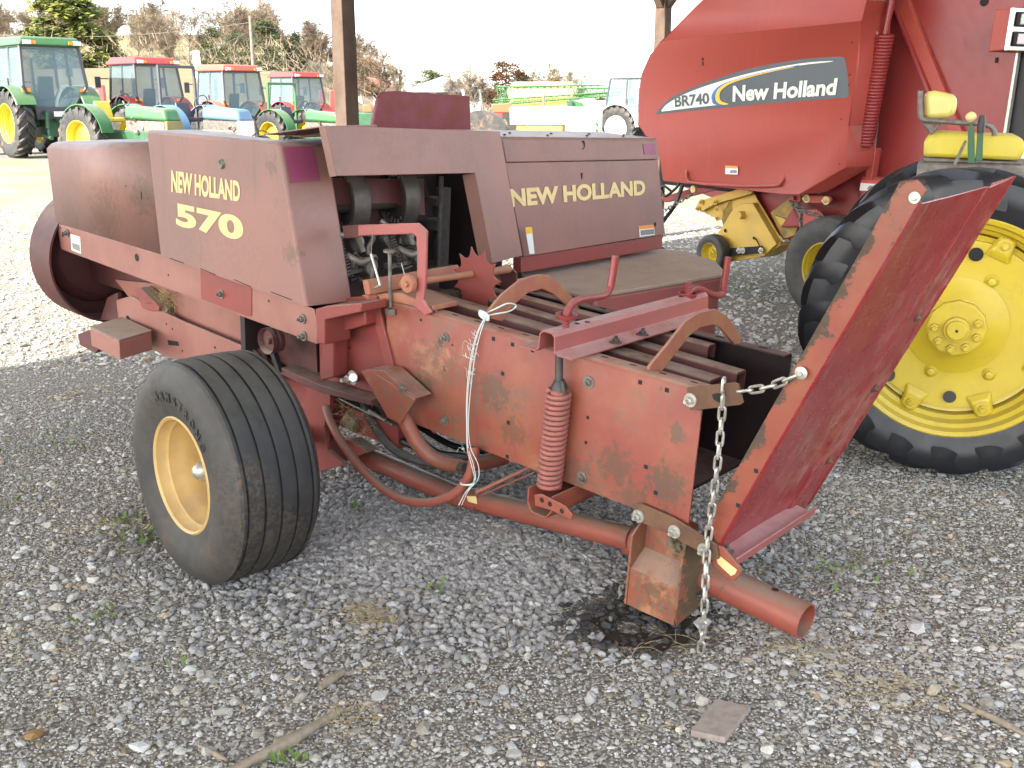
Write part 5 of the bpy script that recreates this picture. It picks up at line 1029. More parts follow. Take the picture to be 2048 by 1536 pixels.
for k in range(46):
    px = R2.uniform(-90, 735); Y = R2.uniform(88, 135); top = -24+62*R2.random()**1.4+max(0, px-520)*.36+(18 if px < 90 else 0)
    tree(R2.choice(['bare1', 'bare2', 'bare3', 'bare3', 'pale', 'pale', 'red'] if px < 690 else ['red', 'bare3', 'pale']), px, Y, top, 'leafless tan tree among the wooded hillside behind the tractors', R2.uniform(.9, 1.3), 'leafless trees on the wooded hillside')
for k in range(7):
    px = R2.uniform(820, 1000); tree(R2.choice(['bare2', 'bare3']), px, R2.uniform(95, 120), R2.uniform(140, 165), 'thin leafless tree in the far row beyond the houses', 1.2, 'leafless trees beyond the houses')
for k_, o in T0.items():
    if k_ not in used: bpy.data.objects.remove(o)
# brush on the hillside
q = MB(); R3 = random.Random(5)
for k in range(2600):
    Y = R3.uniform(61, 120); px = R3.uniform(-120, 760); X = atY(px, 200, Y).x; z = terr(X, Y); c = Vector((X, Y, z+R3.uniform(0, 2.0))); a = Vector((R3.gauss(0, .5), R3.gauss(0, .5), R3.uniform(.3, 1.0))); b = Vector((.02, 0, .01)); q.add([c-b, c+b, c+a], [(0, 1, 2)])
tag(q.build('hillside_brush', 'twig', smooth=80), 'tangled tan undergrowth on the wooded hillside', 'brush', kind='stuff')
# ------------------------------------------------------------------ machines in the yard
def sub(parent, name): e = bpy.data.objects.new(name, None); COL.objects.link(e); e.parent = parent; return e
def tw_(par, nm, c, R, W, ny, rim, lugs=0):
    e = sub(par, nm); wheel(e, c, (0, ny, 0), R, W, R*.56, 1, 'rubber', None, rim, lugs=lugs, dish=.5, hub=False); return e
def cab_tractor(px, Y, az, S, label, body, roof, frame_, rim, z0=0, lamps=True):
    X = atY(px, 200, Y).x; fr = heading((X, Y, z0), az) @ Matrix.Scale(S, 4)
    o = thing('cab_tractor', label, 'tractor', fr)
    for s in (-1, 1):
        tw_(o, 'rear_wheel', Vector((0, s*.88, .85)), .85, .44, s, rim, 18); tw_(o, 'front_wheel', Vector((2.35, s*.78, .58)), .58, .34, s, rim, 14)
        q = MB(); q.lathe([(-.26, .92), (.22, .92), (.24, .90), (-.26, .90)], (0, s*.84, .85), 'y', 20, closed=True, a0=radians(5), a1=radians(150)); q.build('fender', body, o)
        MB().box((-.60, s*.72-.10, 1.62), (-.56, s*.72+.10, 1.70)).build('turn_lamp', 'amber', o)
    # cab: bottom narrower at the back
    b0 = [(-.42, -.48, 1.22), (1.15, -.50, 1.1), (1.15, .50, 1.1), (-.42, .48, 1.22)]; b1 = [(-.62, -.80, 1.75), (1.05, -.76, 1.7), (1.05, .76, 1.7), (-.62, .80, 1.75)]; b2 = [(-.50, -.72, 2.72), (.95, -.70, 2.72), (.95, .70, 2.72), (-.50, .72, 2.72)]
    q = MB()
    for i in range(4): q.rod(b0[i], b1[i], .045, 6); q.rod(b1[i], b2[i], .045, 6); q.rod(b2[i], b2[(i+1) % 4], .045, 6); q.rod(b0[i], b0[(i+1) % 4], .04, 6)
    for s in (-1, 1): q.rod((.25, s*.76, 1.7), (.25, s*.71, 2.72), .035, 6)
    q.prism([(-.46, -.50, 1.22), (-.46, .50, 1.22), (-.46, .48, .95), (-.46, -.48, .95)], (.2, 0, 0)); q.build('cab_frame', frame_, o)
    for idx, nm in (((0, 3), 'rear_window'), ((1, 2), 'windscreen'), ((0, 1), 'side_window'), ((3, 2), 'side_window')):
        i, j = idx; MB().add([b0[i], b1[i], b2[i], b2[j], b1[j], b0[j]], [(0, 1, 2, 3, 4, 5)]).build(nm, 'glass', o)
    q = MB(); q.hexa([(-.66, -.82, 2.72), (1.15, -.80, 2.72), (1.15, .80, 2.72), (-.66, .82, 2.72)], [(-.55, -.70, 2.93), (1.0, -.68, 2.95), (1.0, .68, 2.95), (-.55, .70, 2.93)]); rf_ = q.build('roof', roof, o, bev=.05, seg=3)
    if lamps:
        for s in (-1, 1): MB().box((-.72, s*.62-.10, 2.74), (-.66, s*.62+.08, 2.84)).build('work_lamp', 'clear', rf_); MB().box((-.70, s*.62+(.09 if s < 0 else -.22)-.0, 2.75), (-.67, s*.62+(.2 if s < 0 else -.10), 2.83)).build('turn_lamp', 'amber', rf_)
    q = MB(); q.box((.05, -.24, 1.25), (.5, .24, 1.45)); q.prism([(.02, -.22, 1.4), (.02, .22, 1.4), (-.08, .20, 2.0), (-.08, -.20, 2.0)], (.1, 0, 0)); q.build('driver_seat', 'blackseat', o, bev=.04)
    q = MB(); q.hexa([(1.15, -.36, .95), (2.75, -.32, .95), (2.75, .32, .95), (1.15, .36, .95)], [(1.15, -.36, 1.62), (2.75, -.30, 1.45), (2.75, .30, 1.45), (1.15, .36, 1.62)]); q.build('bonnet', body, o, bev=.06)
    MB().tube([(1.5, -.30, 1.5), (1.5, -.30, 2.35), (1.45, -.30, 2.5)], .05, 10).build('exhaust_stack', 'oily', o)
    for s_ in (-1, 1):
        q = MB(); q.rod((1.0, s_*.78, 2.3), (1.1, s_*1.12, 2.3), .018, 6); q.box((1.06, s_*1.12-.09, 2.02), (1.10, s_*1.12+.09, 2.36)); q.build('side_mirror', 'charcoal', o)
        q = MB(); q.rod((.30, s_*.775, 1.25), (.30, s_*.80, 1.95), .02, 6); q.build('door_handle', 'charcoal', o)
    q = MB(); q.tube([(1.02+.06*cos(a), .2*sin(a), 1.72+.16*cos(a)) for a in np.linspace(0, 2*pi, 17)[:-1]], .015, 5, close=True); q.build('steering_wheel', 'blackseat', o)
    MB().box((-.70, -.14, 1.02), (-.66, .14, 1.14)).build('licence_plate', 'twhite', o)
    MB().box((-.35, -.26, .5), (2.7, .26, .98)).build('chassis', 'greend' if body == 'green' else 'charcoal', o, bev=.03)
    q = MB()
    for s in (-1, 1): q.tube([(-.35, s*.28, 1.15), (-.62, s*.30, 1.10), (-.75, s*.38, .72)], .05, 7); q.tube([(-.3, s*.32, .55), (-1.05, s*.42, .50)], .045, 7); q.tube([(-.62, s*.30, 1.1), (-.8, s*.38, .52)], .035, 7)
    q.tube([(-.35, 0, .95), (-.9, 0, .8)], .05, 7); q.rod((0, -.8, .85), (0, .8, .85), .10, 10); q.build('hitch_arms', 'greend' if body == 'green' else 'dull', o)
    return o
H1 = radians(-49); H2 = radians(131)
cab_tractor(94, 29.4, radians(-46), 1.08, 'large green cab tractor with yellow rims at the far left', 'green', 'green', 'charcoal', 'yellow')
cab_tractor(300, 31.5, H1, .93, 'red cab tractor with an amber beacon behind the dark roll bar', 'tred', 'tred', 'charcoal', 'tred')
bcn = MB(); c_ = atY(264, 131, 31.2); bcn.lathe([(-.12, .0), (-.12, .09), (.08, .08), (.12, .03), (.12, 0)], c_-Vector((0, 0, 0)), 'z', 12); bo = bcn.build('beacon', 'amber'); par_ = [o for o in COL.objects if o.get('label', '').startswith('red cab tractor with an amber')][0]; bo.parent = par_; bo.matrix_parent_inverse = par_.matrix_world.inverted()
cab_tractor(468, 31.5, H1, .86, 'orange red cab tractor, the middle one of the three smaller cabs', 'tredo', 'tredo', 'charcoal', 'tred')
cab_tractor(600, 37, H1, .84, 'red roofed cab tractor behind the green roll bar, nearest the wooden post', 'tred', 'tred', 'charcoal', 'tred')
cab_tractor(1262, 33, radians(128), .80, 'old pale cab tractor with loader, beside the red round baler', 'twhite', 'twhite', 'charcoal', 'twhite', lamps=False)
def open_tractor(px, Y, az, S, label, body, rim, grill, rops=None, seat='blackseat', ropsm='charcoal'):
    X = atY(px, 200, Y).x; o = thing('open_tractor', label, 'tractor', heading((X, Y, 0), az) @ Matrix.Scale(S, 4))
    for s in (-1, 1):
        tw_(o, 'rear_wheel', Vector((0, s*.70, .68)), .68, .34, s, rim, 18); tw_(o, 'front_wheel', Vector((2.0, s*.60, .36)), .36, .2, s, rim)
        q = MB(); q.lathe([(-.16, .74), (.16, .74), (.16, .72), (-.16, .72)], (0, s*.62, .68), 'y', 16, closed=True, a0=radians(10), a1=radians(140)); q.build('fender', body, o)
    MB().box((-.3, -.2, .42), (2.1, .2, .85)).build('chassis', 'greend' if body == 'green' else 'dull', o, bev=.03)
    q = MB(); q.hexa([(.85, -.27, 1.10), (2.15, -.24, 1.05), (2.15, .24, 1.05), (.85, .27, 1.10)], [(.85, -.24, 1.38), (2.05, -.20, 1.32), (2.05, .20, 1.32), (.85, .24, 1.38)]); hd = q.build('bonnet', body, o, bev=.07, seg=3)
    MB().box((2.06, -.23, .62), (2.14, .23, 1.06)).build('grille', grill, hd, bev=.02)
    q = MB()
    q.box((.8, -.18, .80), (2.0, .18, 1.06))
    for k in range(16): a = Vector((random.uniform(.8, 2.0), random.uniform(-.22, .22), random.uniform(.80, 1.08))); q.tube([a, a+Vector((random.gauss(0, .1), random.gauss(0, .1), random.gauss(0, .08)))], random.uniform(.02, .06), 6)
    q.build('engine', 'dull', o)
    q = MB(); q.box((-.12, -.24, 1.02), (.30, .24, 1.12)); q.prism([(-.12, -.22, 1.1), (-.12, .22, 1.1), (-.22, .2, 1.48), (-.22, -.2, 1.48)], (.08, 0, 0)); q.build('seat', seat, o, bev=.03)
    q = MB(); q.rod((.85, 0, 1.1), (.55, 0, 1.48), .02, 6); q.tube([(.55+.07*cos(a), .19*sin(a), 1.48+.16*cos(a)) for a in np.linspace(0, 2*pi, 17)[:-1]], .014, 5, close=True); q.build('steering_wheel', 'charcoal', o)
    if rops:
        q = MB(); w_ = .52; q.box((-.32, -w_-.03, .8), (-.25, -w_+.03, rops)); q.box((-.32, w_-.03, .8), (-.25, w_+.03, rops)); q.box((-.32, -w_, rops-.07), (-.25, w_, rops)); q.build('roll_bar', ropsm, o, bev=.01)
    return o
open_tractor(212, 24.5, radians(120), 1.02, 'old green tractor with yellow seat and pale grille, nose towards the shed', 'green', 'yellow', 'paleleaf', seat='seat')
open_tractor(372, 26, radians(125), 1.0, 'blue tractor with a black seat and a dark roll bar', 'tblue', 'twhite', 'twhite', rops=2.35)
open_tractor(578, 28, radians(125), .92, 'green tractor with green roll bar and black seat, just left of the wooden post', 'green', 'yellow', 'greend', rops=2.15, ropsm='green')
# sprayer with folded booms, loader and other implements at the right
sp_o = atY(1110, 200, 44); sy = thing('field_sprayer', 'green field sprayer with folded lattice booms and a pale yellow tank', 'sprayer', Matrix.Translation((sp_o.x, 44, 0)))
def sx_(x, y, d=0): v = atY(x, y, 44+d); return (v.x-sp_o.x, v.y-44, v.z)
def truss(name, a, b, c, d, n_, dd, m):
    q = MB(); A, B, C, D = [Vector(sx_(*t, dd)) for t in (a, b, c, d)]; q.rod(A, B, .035, 5); q.rod(D, C, .035, 5)
    for i in range(n_): q.rod(A.lerp(B, i/n_), D.lerp(C, (i+.5)/n_), .016, 4); q.rod(D.lerp(C, (i+.5)/n_), A.lerp(B, (i+1)/n_), .016, 4)
    q.build(name, m, sy)
truss('boom', (995,174), (1208,170), (1215,186), (990,204), 16, -.6, 'green'); truss('boom', (985,200), (1245,183), (1240,190), (985,210), 22, -.9, 'green'); truss('boom', (992,172), (1050,176), (1052,196), (992,200), 5, .5, 'green'); truss('boom', (1100,178), (1245,176), (1240,190), (1100,195), 12, .4, 'green')
q = MB(); q.lathe([(-1.4, 0), (-1.4, .55), (-1.2, .78), (1.2, .78), (1.4, .55), (1.4, 0)], sx_(1085, 203), 'x', 20); q.build('tank', 'seatback', sy, smooth=40)
MB().box(sx_(1020, 232, -.6), sx_(1150, 222, .6)).build('chassis', 'green', sy)
for x_ in (1000, 1150): q = MB(); q.lathe([(-.2, .3), (-.2, .68), (.2, .68), (.2, .3)], sx_(x_, 248, -.8), 'y', 24); q.build('wheel', 'rubber', sy)
MB().box(sx_(1135, 215, -.2), sx_(1152, 193, .3)).build('control_box', 'yellow', sy)
def implement(label, cat, nm, px, Y, az, parts):
    v = atY(px, 200, Y); o = thing(nm, label, cat, heading((v.x, Y, 0), az))
    for n_, kind, a, b, m_ in parts:
        if kind == 'b': MB().box(a, b).build(n_, m_, o, bev=.03)
        elif kind == 'r': MB().rod(a, b[:3], b[3], 8).build(n_, m_, o)
        elif kind == 'w': MB().lathe([(-a[3], 0), (-a[3], b*.5), (-a[3], b), (a[3], b), (a[3], b*.5), (a[3], 0)], a[:3], 'y', 24).build(n_, m_, o)
    return o
implement('white tractor nose with a square pale grille surround, below the sprayer', 'tractor', 'parked_tractor', 1040, 26, radians(100), [('bonnet', 'b', (-.2, -.3, .95), (1.35, .3, 1.38), 'twhite'), ('chassis', 'b', (-.6, -.2, .45), (1.3, .2, .8), 'ydark'), ('engine', 'b', (0, -.25, .75), (1.1, .25, .97), 'ydark'), ('front_wheel', 'w', (1.1, -.6, .36, .1), .36, 'rubber'), ('rear_wheel', 'w', (-.8, -.7, .65, .16), .65, 'rubber'), ('exhaust', 'r', (.6, -.1, 1.3), (.6, -.1, 1.75, .03), 'dull')])
implement('white steel feeder rack standing in front of the green loader arms', 'rack', 'feed_rack', 1200, 27, radians(90), [('rack_panel', 'b', (-1.0, -.1, .55), (-.1, .0, 1.28), 'twhite'), ('rack_post', 'b', (-1.1, -.12, 0), (-1.02, .02, 1.35), 'twhite'), ('rack_post', 'b', (-.02, -.12, 0), (.06, .02, 1.35), 'twhite'), ('rack_rail', 'b', (-1.1, -.1, 1.3), (.06, .0, 1.36), 'twhite')])
lo_ = atY(1165, 200, 31); q = thing('front_loader', 'green loader arms lying in front of the white tank', 'loader', Matrix.Translation((lo_.x, 31, 0)))
m = MB(); m.prism([(-.35, 0, 1.55), (.0, 0, 1.45), (.75, 0, .5), (.75, 0, .2), (.45, 0, .35), (-.3, 0, 1.15)], (0, .12, 0)); m.build('loader_arm', 'green', q); m = MB(); m.prism([(-.35, 1.0, 1.55), (.0, 1.0, 1.45), (.75, 1.0, .5), (.75, 1.0, .2), (.45, 1.0, .35), (-.3, 1.0, 1.15)], (0, .12, 0)); m.build('loader_arm', 'green', q)
m = MB(); m.rod((-.2, -.05, 1.3), (.6, -.05, .6), .04, 8); m.build('cylinder', 'steel', q); m = MB(); m.box((-.4, -.1, 0), (-.3, 1.2, 1.5)); m.build('loader_stand', 'greend', q)
v = atY(1178, 215, 36); q = MB(); q.lathe([(-.8, 0), (-.8, .35), (-.6, .52), (.6, .52), (.8, .35), (.8, 0)], (0, 0, .75), 'x', 20); o = q.build('water_tank', 'twhite', smooth=40); o.location = (v.x, 36, .25); tag(o, 'white round poly tank behind the green loader arms', 'tank')
implement('yellow tillage machine in front of the dark bush', 'machine', 'tillage_machine', 1205, 40, radians(90), [('frame', 'b', (-1.2, -.5, .8), (1.2, .5, .95), 'ypick'), ('gang', 'b', (-1.1, -.4, .3), (1.0, -.2, .8), 'ydark'), ('gang', 'b', (-.8, .1, .5), (1.0, .3, 1.2), 'ypick')])
implement('red orange farm implement behind the maroon sheet, right end', 'implement', 'farm_implement', 955, 38, radians(90), [('frame', 'b', (-.6, -.4, .9), (.9, .4, 1.1), 'tred'), ('hopper', 'b', (-.5, -.4, .35), (.4, .4, .9), 'tred'), ('hopper', 'b', (.5, -.3, 1.1), (1.2, .3, 1.4), 'torange'), ('mast', 'r', (-.3, -.5, 0), (-.5, -.5, 1.9, .04), 'twhite'), ('mast', 'r', (.4, -.5, 0), (.1, -.5, 1.9, .04), 'dull')])
implement('red loader mast right of the cab with the green roll bar', 'implement', 'loader_mast', 655, 40, radians(90), [('mast', 'b', (-.3, -.1, .5), (-.1, .1, 1.9), 'tred'), ('mast', 'b', (.1, -.1, .5), (.35, .1, 1.9), 'tred'), ('base', 'b', (-.5, -.3, 0), (.8, .3, .8), 'tred')])
implement('red loader mast between the green and the red cab tractors', 'implement', 'loader_mast', 205, 38, radians(90), [('mast', 'b', (-.1, -.1, .5), (.12, .1, 2.05), 'tred'), ('boom', 'b', (-1.4, -.1, 1.9), (-.1, .1, 2.05), 'dull'), ('base', 'b', (-1.0, -.3, .5), (.2, .3, 1.2), 'twhite')])
implement('teal green wagon low behind the wooden post', 'wagon', 'farm_wagon', 733, 34, radians(90), [('bed', 'b', (-.4, -.4, .6), (.7, .4, 1.15), 'greend'), ('wheel', 'w', (0, -.5, .35, .08), .35, 'rubber'), ('seat', 'b', (-.1, -.2, 1.15), (.2, .2, 1.4), 'torange')])
def house(px, Y, wd, hh, label, roofm, wallm='siding'):
    v = atY(px, 200, Y); z = terr(v.x, Y); o = thing('house', label, 'house', Matrix.Translation((v.x, Y, z)))
    MB().box((-wd/2, 0, 0), (wd/2, 7, hh)).build('wall', wallm, o); q = MB(); q.prism([(-wd/2-.4, -.4, hh), (wd/2+.4, -.4, hh), (0, -.4, hh+wd*.2)], (0, 7.8, 0)); q.build('roof', roofm, o)
    for s in (-1, 1): f_ = MB().box((s*wd*.25-.45, -.06, 1.0), (s*wd*.25+.45, .02, 2.1)).build('window', 'charcoal', o)
    MB().box((-.45, -.05, 0), (.45, .02, 2.05)).build('door', 'dull', o)
house(885, 84, 6, 1.9, 'white house with a pale gable roof beyond the maroon sheet', 'shingle'); house(735, 92, 4.4, 1.7, 'low house with a red roof right of the wooden post', 'redroof')
# pole, wires, paddle sign
v = atY(508, 145, 66); q = thing('utility_pole', 'leaning dark utility pole on the bank behind the tractors', 'pole', Matrix.Translation((v.x, 66, terr(v.x, 66))))
z9 = atY(500, 32, 66); MB().tube([(0, 0, -.3), (z9.x-v.x, 0, z9.z-terr(v.x, 66))], [.14, .09], 10).build('pole_shaft', 'bark', q); MB().box((-.35, -.2, 5.0), (-.1, .1, 5.5)).build('transformer', 'dull', q)
def wire(a, b, Ya, Yb, sag, lab):
    A, B = atY(*a, Ya), atY(*b, Yb); pts = [A.lerp(B, t)-Vector((0, 0, sag*4*t*(1-t))) for t in np.linspace(0, 1, 14)]; tag(MB().tube(pts, .018, 4).build('power_line', 'dull'), lab, 'cable')
wire((501, 45), (-60, 66), 66, 70, .5, 'thin power line running left from the utility pole past the pine'); wire((502, 50), (1100, 92), 66, 95, .6, 'thin power line running right from the utility pole'); wire((503, 60), (380, 112), 66, 50, .1, 'short guy wire slanting down left from the utility pole')
v = atY(396, 160, 46); q = thing('paddle_sign', 'white paddle shaped sign on a thin post behind the dark roll bar', 'sign', Matrix.Translation((v.x, 46, 0)))
zt_ = atY(396, 102, 46).z; MB().rod((0, 0, 0), (0, 0, zt_-1.0), .05, 8).build('post_shaft', 'twhite', q); MB().prism([(-.08, 0, zt_-1.1), (.08, 0, zt_-1.1), (.15, 0, zt_-.5), (.15, 0, zt_), (-.15, 0, zt_), (-.15, 0, zt_-.5)], (0, .03, 0)).build('sign_panel', 'twhite', q)
# ------------------------------------------------------------------ loose gravel
def ghv(x, y):
    z = .010*np.sin(x*2.1+1)*np.sin(y*1.7)-.006+.055*np.exp(-(((x-HX)/.62)**2+((y-HY)/.42)**2)*1.3)-.035*np.exp(-(((x-HO.x)/.15)**2+((y-HO.y)/.14)**2)); return np.where(y < 9, z, 0)
phi = (1+5**.5)/2
IV = np.array([(-1,phi,0),(1,phi,0),(-1,-phi,0),(1,-phi,0),(0,-1,phi),(0,1,phi),(0,-1,-phi),(0,1,-phi),(phi,0,-1),(phi,0,1),(-phi,0,-1),(-phi,0,1)], float)/1.902
IF = np.array([(0,11,5),(0,5,1),(0,1,7),(0,7,10),(0,10,11),(1,5,9),(5,11,4),(11,10,2),(10,7,6),(7,1,8),(3,9,4),(3,4,2),(3,2,6),(3,6,8),(3,8,9),(4,9,5),(2,4,11),(6,2,10),(8,6,7),(9,8,1)])
def stones(name, x, y, s, pal, mname, lift=.25, flat=.55, sink=0):
    N = len(x); V = IV[None]*(1+rng.normal(0, .19, (N, 12, 1))); V = V*np.stack([rng.uniform(.8, 1.5, N), rng.uniform(.65, 1.1, N), rng.uniform(flat*.7, flat*1.3, N)], 1)[:, None]
    yaw = rng.uniform(0, 2*pi, N); tl = rng.normal(0, .35, N); c, s_ = np.cos(tl), np.sin(tl); y1 = V[..., 1]*c[:, None]-V[..., 2]*s_[:, None]; z1 = V[..., 1]*s_[:, None]+V[..., 2]*c[:, None]
    c, s_ = np.cos(yaw), np.sin(yaw); X = V[..., 0]*c[:, None]-y1*s_[:, None]; Y = V[..., 0]*s_[:, None]+y1*c[:, None]
    P = np.stack([X*s[:, None]+x[:, None], Y*s[:, None]+y[:, None], z1*s[:, None]+(ghv(x, y)+s*lift-sink)[:, None]], -1).reshape(-1, 3)
    Fc = (IF[None]+(np.arange(N)*12)[:, None, None]).reshape(-1, 3); me = bpy.data.meshes.new(name); me.vertices.add(len(P)); me.vertices.foreach_set('co', P.ravel().astype(np.float32))
    me.loops.add(Fc.size); me.loops.foreach_set('vertex_index', Fc.ravel().astype(np.int32)); me.polygons.add(len(Fc)); me.polygons.foreach_set('loop_start', np.arange(0, Fc.size, 3, dtype=np.int32)); me.polygons.foreach_set('loop_total', np.full(len(Fc), 3, dtype=np.int32)); me.update(); me.shade_flat()
    col = pal(N, x, y); ca = me.color_attributes.new('Col', 'FLOAT_COLOR', 'POINT'); ca.data.foreach_set('color', np.repeat(np.c_[col, np.ones(N)], 12, 0).ravel().astype(np.float32))
    o = bpy.data.objects.new(name, me); COL.objects.link(o); me.materials.append(M[mname]); return o
sm_ = mat('stone_surface', (.3, .3, .3), rough=.85, bump=.35, bsc=240, spec=.25); n_ = sm_.node_tree; at = n_.nodes.new('ShaderNodeAttribute'); at.attribute_name = 'Col'
nz = n_.nodes.new('ShaderNodeTexNoise'); nz.inputs['Scale'].default_value = 130; tc_ = n_.nodes.new('ShaderNodeTexCoord'); n_.links.new(tc_.outputs['Object'], nz.inputs['Vector']); mr = n_.nodes.new('ShaderNodeMapRange'); mr.inputs[3].default_value = .72; mr.inputs[4].default_value = 1.25; n_.links.new(nz.outputs[0], mr.inputs[0])
vm = n_.nodes.new('ShaderNodeVectorMath'); vm.operation = 'SCALE'; n_.links.new(at.outputs['Color'], vm.inputs[0]); n_.links.new(mr.outputs[0], vm.inputs['Scale']); n_.links.new(vm.outputs[0], n_.nodes['Principled BSDF'].inputs['Base Color']); M['stone'] = sm_
def pal_mix(N, x, y):
    v = np.clip(rng.normal(.39, .085, N), .16, .66); warm = rng.normal(.0, .013, N)+.020; c = np.stack([v+warm, v+warm*.3, v-warm*1.2-.006], 1)
    br = rng.random(N) < .05; c[br] *= np.array([1.0, .82, .62]); dd = ((x-HO.x)/.19)**2+((y-HO.y)/.16)**2+.12*np.sin(x*31)*np.sin(y*37); hole = rng.random(N) < np.exp(-(np.maximum(dd, 0)*.6)**3); c[hole] *= np.array([.26, .23, .21]); return np.clip(c, .015, .7)
def pal_slate(N, x, y): v = np.clip(rng.normal(.285, .06, N), .12, .5); dd = ((x-HO.x)/.19)**2+((y-HO.y)/.16)**2; v = np.where(rng.random(N) < np.exp(-(dd*.6)**3), v*.2, v); return np.stack([v*1.04, v*1.01, v*.97], 1)
def field(n_, y0, y1, p_):   # positions in the visible wedge
    t = rng.random(n_); y = (y0**p_+(y1**p_-y0**p_)*t)**(1/p_); x = rng.uniform(-.545, .545, n_)*(y+.35); return x, y
def patch(x, y): return .5+.5*np.sin(x*2.3+1.7*np.sin(y*1.9+.4))*np.sin(y*2.7+1.2*np.sin(x*1.4+1))
x, y = field(88000, 1.9, 6.2, 1.5); keep = rng.random(len(x)) < .25+.75*patch(x, y); x, y = x[keep], y[keep]
tag(stones('gravel', x, y, np.clip(rng.lognormal(math.log(.0052), .48, len(x)), .0028, .021), pal_mix, 'stone', .05), 'loose pale grey gravel covering the yard in the foreground', 'gravel', kind='stuff')
x, y = field(90000, 1.9, 5.2, 1.4); tag(stones('gravel_chips', x, y, rng.uniform(.0018, .0042, len(x)), pal_mix, 'stone', .3), 'fine gravel chips scattered between the larger stones', 'gravel', kind='stuff')
x, y = field(30000, 6.0, 15, 1.2); tag(stones('distant_gravel', x, y, np.clip(rng.lognormal(math.log(.014), .35, len(x)), .007, .03), pal_mix, 'stone', .15), 'gravel further back in the yard beyond the machines', 'gravel', kind='stuff')
n2 = 13000; x = HX+rng.normal(0, .50, n2); y = HY+rng.normal(0, .34, n2); tag(stones('gravel_heap', x, y, rng.uniform(.007, .0155, n2), pal_slate, 'stone', .35, .75), 'low heap of clean slate grey stones under the old baler', 'gravel', kind='stuff')
# a few single stones one can point at
def rock(px, py, s, label, c):
    g_ = gnd(px, py); o = stones('rock', np.array([g_.x]), np.array([g_.y]), np.array([s]), lambda N, x, y: np.array([c]), 'stone', .45); tag(o, label, 'rock')
rock(1405, 1240, .034, 'pale chunk of rock behind the hanging chain', (.50, .50, .48)); rock(145, 1205, .028, 'squarish pale stone left of the tyre', (.45, .43, .40)); rock(68, 1478, .026, 'orange brown stone near the lower left corner', (.26, .15, .06)); rock(280, 1500, .024, 'whitish stone at the bottom edge, left', (.5, .5, .48))
rock(1832, 1262, .026, 'grey white stone right of the drawbar tube', (.48, .47, .45)); rock(100, 1302, .022, 'small white stone at the left edge below the squarish one', (.55, .55, .53)); rock(785, 1215, .022, 'light stone near the dry grass tuft', (.42, .42, .40))
# buried slab, sticks, straw, weeds
a = [gnd(*t, .006) for t in ((1432,1398),(1500,1412),(1450,1475),(1382,1460))]; q = MB().prism(a, (0, 0, -.02)).build('buried_slab', mat('pinkish_slab', (.33, .27, .23), (.26, .21, .18), 40, rough=.9, bump=.4)); tag(q, 'flat pinkish slab half buried in the gravel at bottom right', 'slab')
def stick(pts, r_, label, m='driftwood'):
    P_ = [gnd(x, y, r_*1.0) for x, y in pts]; n0 = len(P_); q = MB(); sp2 = smoothpath([v+Vector((0, 0, gh(v.x, v.y))) for v in P_], 5); k = len(sp2); q.tube(sp2, [r_*(1-.5*abs(2*i/k-.9))*random.uniform(.85, 1.1) for i in range(k)], 8); tag(q.build('stick', m, smooth=70), label, 'stick')
M['driftwood'] = mat('grey_driftwood', (.30, .25, .19), (.20, .16, .11), 30, rough=.9, bump=.5, bsc=60, streak=.4)
stick([(455,1540),(540,1500),(610,1460),(680,1415)], .017, 'thick grey stick lying at the bottom of the picture'); stick([(640,1372),(662,1355),(688,1338)], .014, 'short broken grey stick above the thick one'); stick([(1920,1405),(1990,1435),(2052,1468)], .010, 'thin grey stick at the lower right edge'); stick([(400,1490),(430,1505),(455,1518)], .007, 'split twig just left of the thick stick')
stick([(1478,1095+0),(1480,1080)], .004, 'tiny upright rusty pin beside the hinge') if False else None
q = MB()
def blade(p0, L_, r_, up): 
    a = random.uniform(0, 2*pi); d = Vector((cos(a), sin(a), 0)); c = random.uniform(-.6, .6); s = d.cross(Vector((0, 0, 1)))*c*L_*.3
    q.tube(smoothpath([p0, p0+d*L_*.35+s*.6+Vector((0, 0, up*L_)), p0+d*L_*.7+s+Vector((0, 0, up*L_*.9)), p0+d*L_+Vector((0, 0, up*L_*.3))], 3), [r_*(1-.06*i) for i in range(10)], 3, cap=False)
for k in range(900):
    y = random.uniform(1.95, 6.5); x = random.uniform(-.54, .54)*(y+.3); 
    if grid_noise(x*2, y*2) < .42 and random.random() < .75: continue
    blade(Vector((x, y, gh(x, y)+random.uniform(.006, .016))), random.uniform(.02, .11), random.uniform(.0006, .0013), random.uniform(0, .12))
for cx, cy, n_, s_ in ((745,1240,120,.05),(1640,1310,90,.09),(1800,1400,70,.09),(1300,1300,14,.06),(130,800,50,.1),(230,1060,50,.08),(60,1300,40,.08),(720,1440,60,.06)):
    g_ = gnd(cx, cy)
    for k in range(n_): x, y = g_.x+random.gauss(0, s_), g_.y+random.gauss(0, s_*.8); blade(Vector((x, y, gh(x, y)+random.uniform(.008, .025))), random.uniform(.02, .09), random.uniform(.0006, .0012), random.uniform(0, .3))
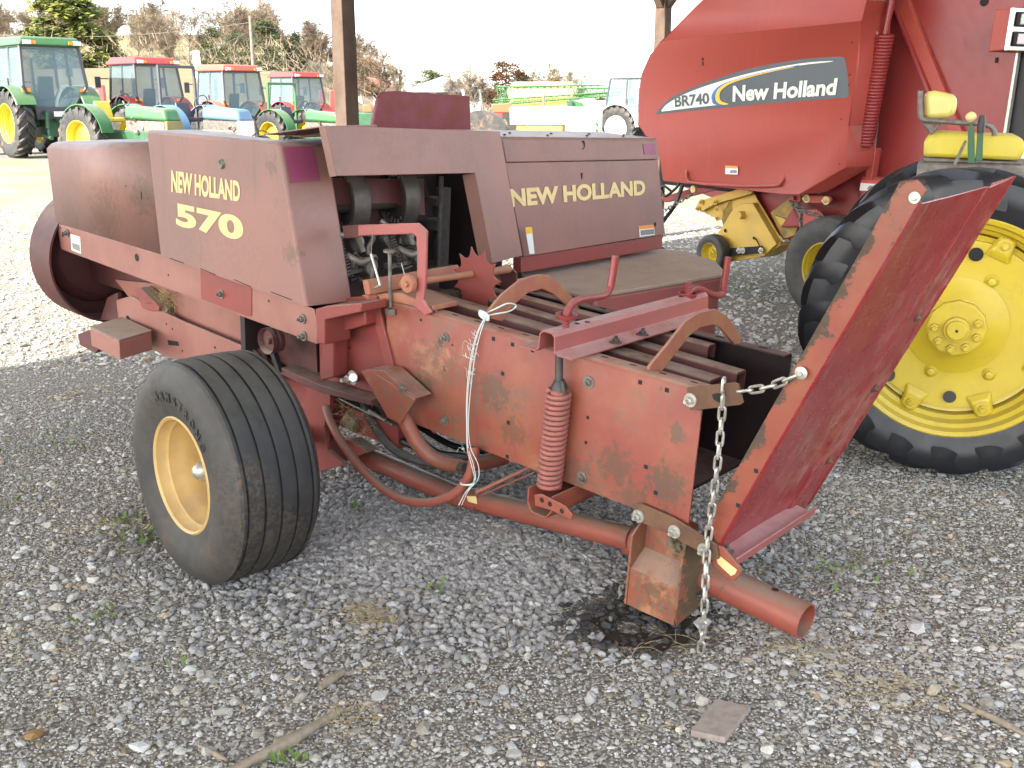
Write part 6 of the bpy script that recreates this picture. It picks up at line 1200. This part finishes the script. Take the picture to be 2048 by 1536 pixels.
tag(q.build('dry_straw', 'straw', smooth=80), 'dry straw and grass stems strewn over the gravel', 'straw', kind='stuff')
q = MB()
for cx, cy, n_, s_ in ((285,1080,50,.05),(260,1040,40,.05),(410,1040,0,.03),(880,1190,14,.03),(350,1340,6,.012),(720,1030,10,.02),(205,1240,18,.04),(1700,1145,40,.08),(540,1530,8,.02),(590,1525,6,.01),(1450,560,120,.35),(1530,580,120,.3),(1465,870,20,.04),(30,1000,40,.1),(100,890,60,.15)):
    g_ = gnd(cx, cy)
    for k in range(n_):
        x, y = g_.x+random.gauss(0, s_), g_.y+random.gauss(0, s_); a = random.uniform(0, 6.28); L_ = random.uniform(.012, .035); d = Vector((cos(a), sin(a), random.uniform(.4, 1.2)))*L_; b = Vector((-sin(a), cos(a), 0))*L_*.22; p0 = Vector((x, y, gh(x, y)+.006)); q.add([p0, p0+d*.6-b, p0+d, p0+d*.6+b], [(0, 1, 2, 3)])
tag(q.build('low_weeds', 'weed', smooth=80), 'small green weeds sprouting between the stones', 'weeds', kind='stuff')

q = MB(); n_ = 40; ring1 = [Vector((HO.x+.165*(1+.12*sin(3*a+1)+.08*sin(7*a))*cos(a), HO.y+.14*(1+.1*sin(4*a)+.07*sin(9*a+2))*sin(a), 0)) for a in np.linspace(0, 2*pi, n_+1)[:-1]]
rings = [[Vector((HO.x+(v.x-HO.x)*f, HO.y+(v.y-HO.y)*f, 0)) for v in ring1] for f in (1, .75, .5, .25)]
for rg in rings: q.v += [(v.x, v.y, gh(v.x, v.y)+.004) for v in rg]
q.v.append((HO.x, HO.y, gh(HO.x, HO.y)+.004)); q.f = [(k*n_+i, k*n_+(i+1) % n_, (k+1)*n_+(i+1) % n_, (k+1)*n_+i) for k in range(3) for i in range(n_)]+[(3*n_+i, 3*n_+(i+1) % n_, 4*n_) for i in range(n_)]
M['soil'] = mat('dark_damp_soil', (.035, .028, .022), (.06, .048, .038), 20, rough=.95, bump=1.0, bsc=90, spec=.1); tag(q.build('dug_soil', 'soil'), 'dark damp patch of dug soil under the foot of the old baler', 'soil', kind='stuff')
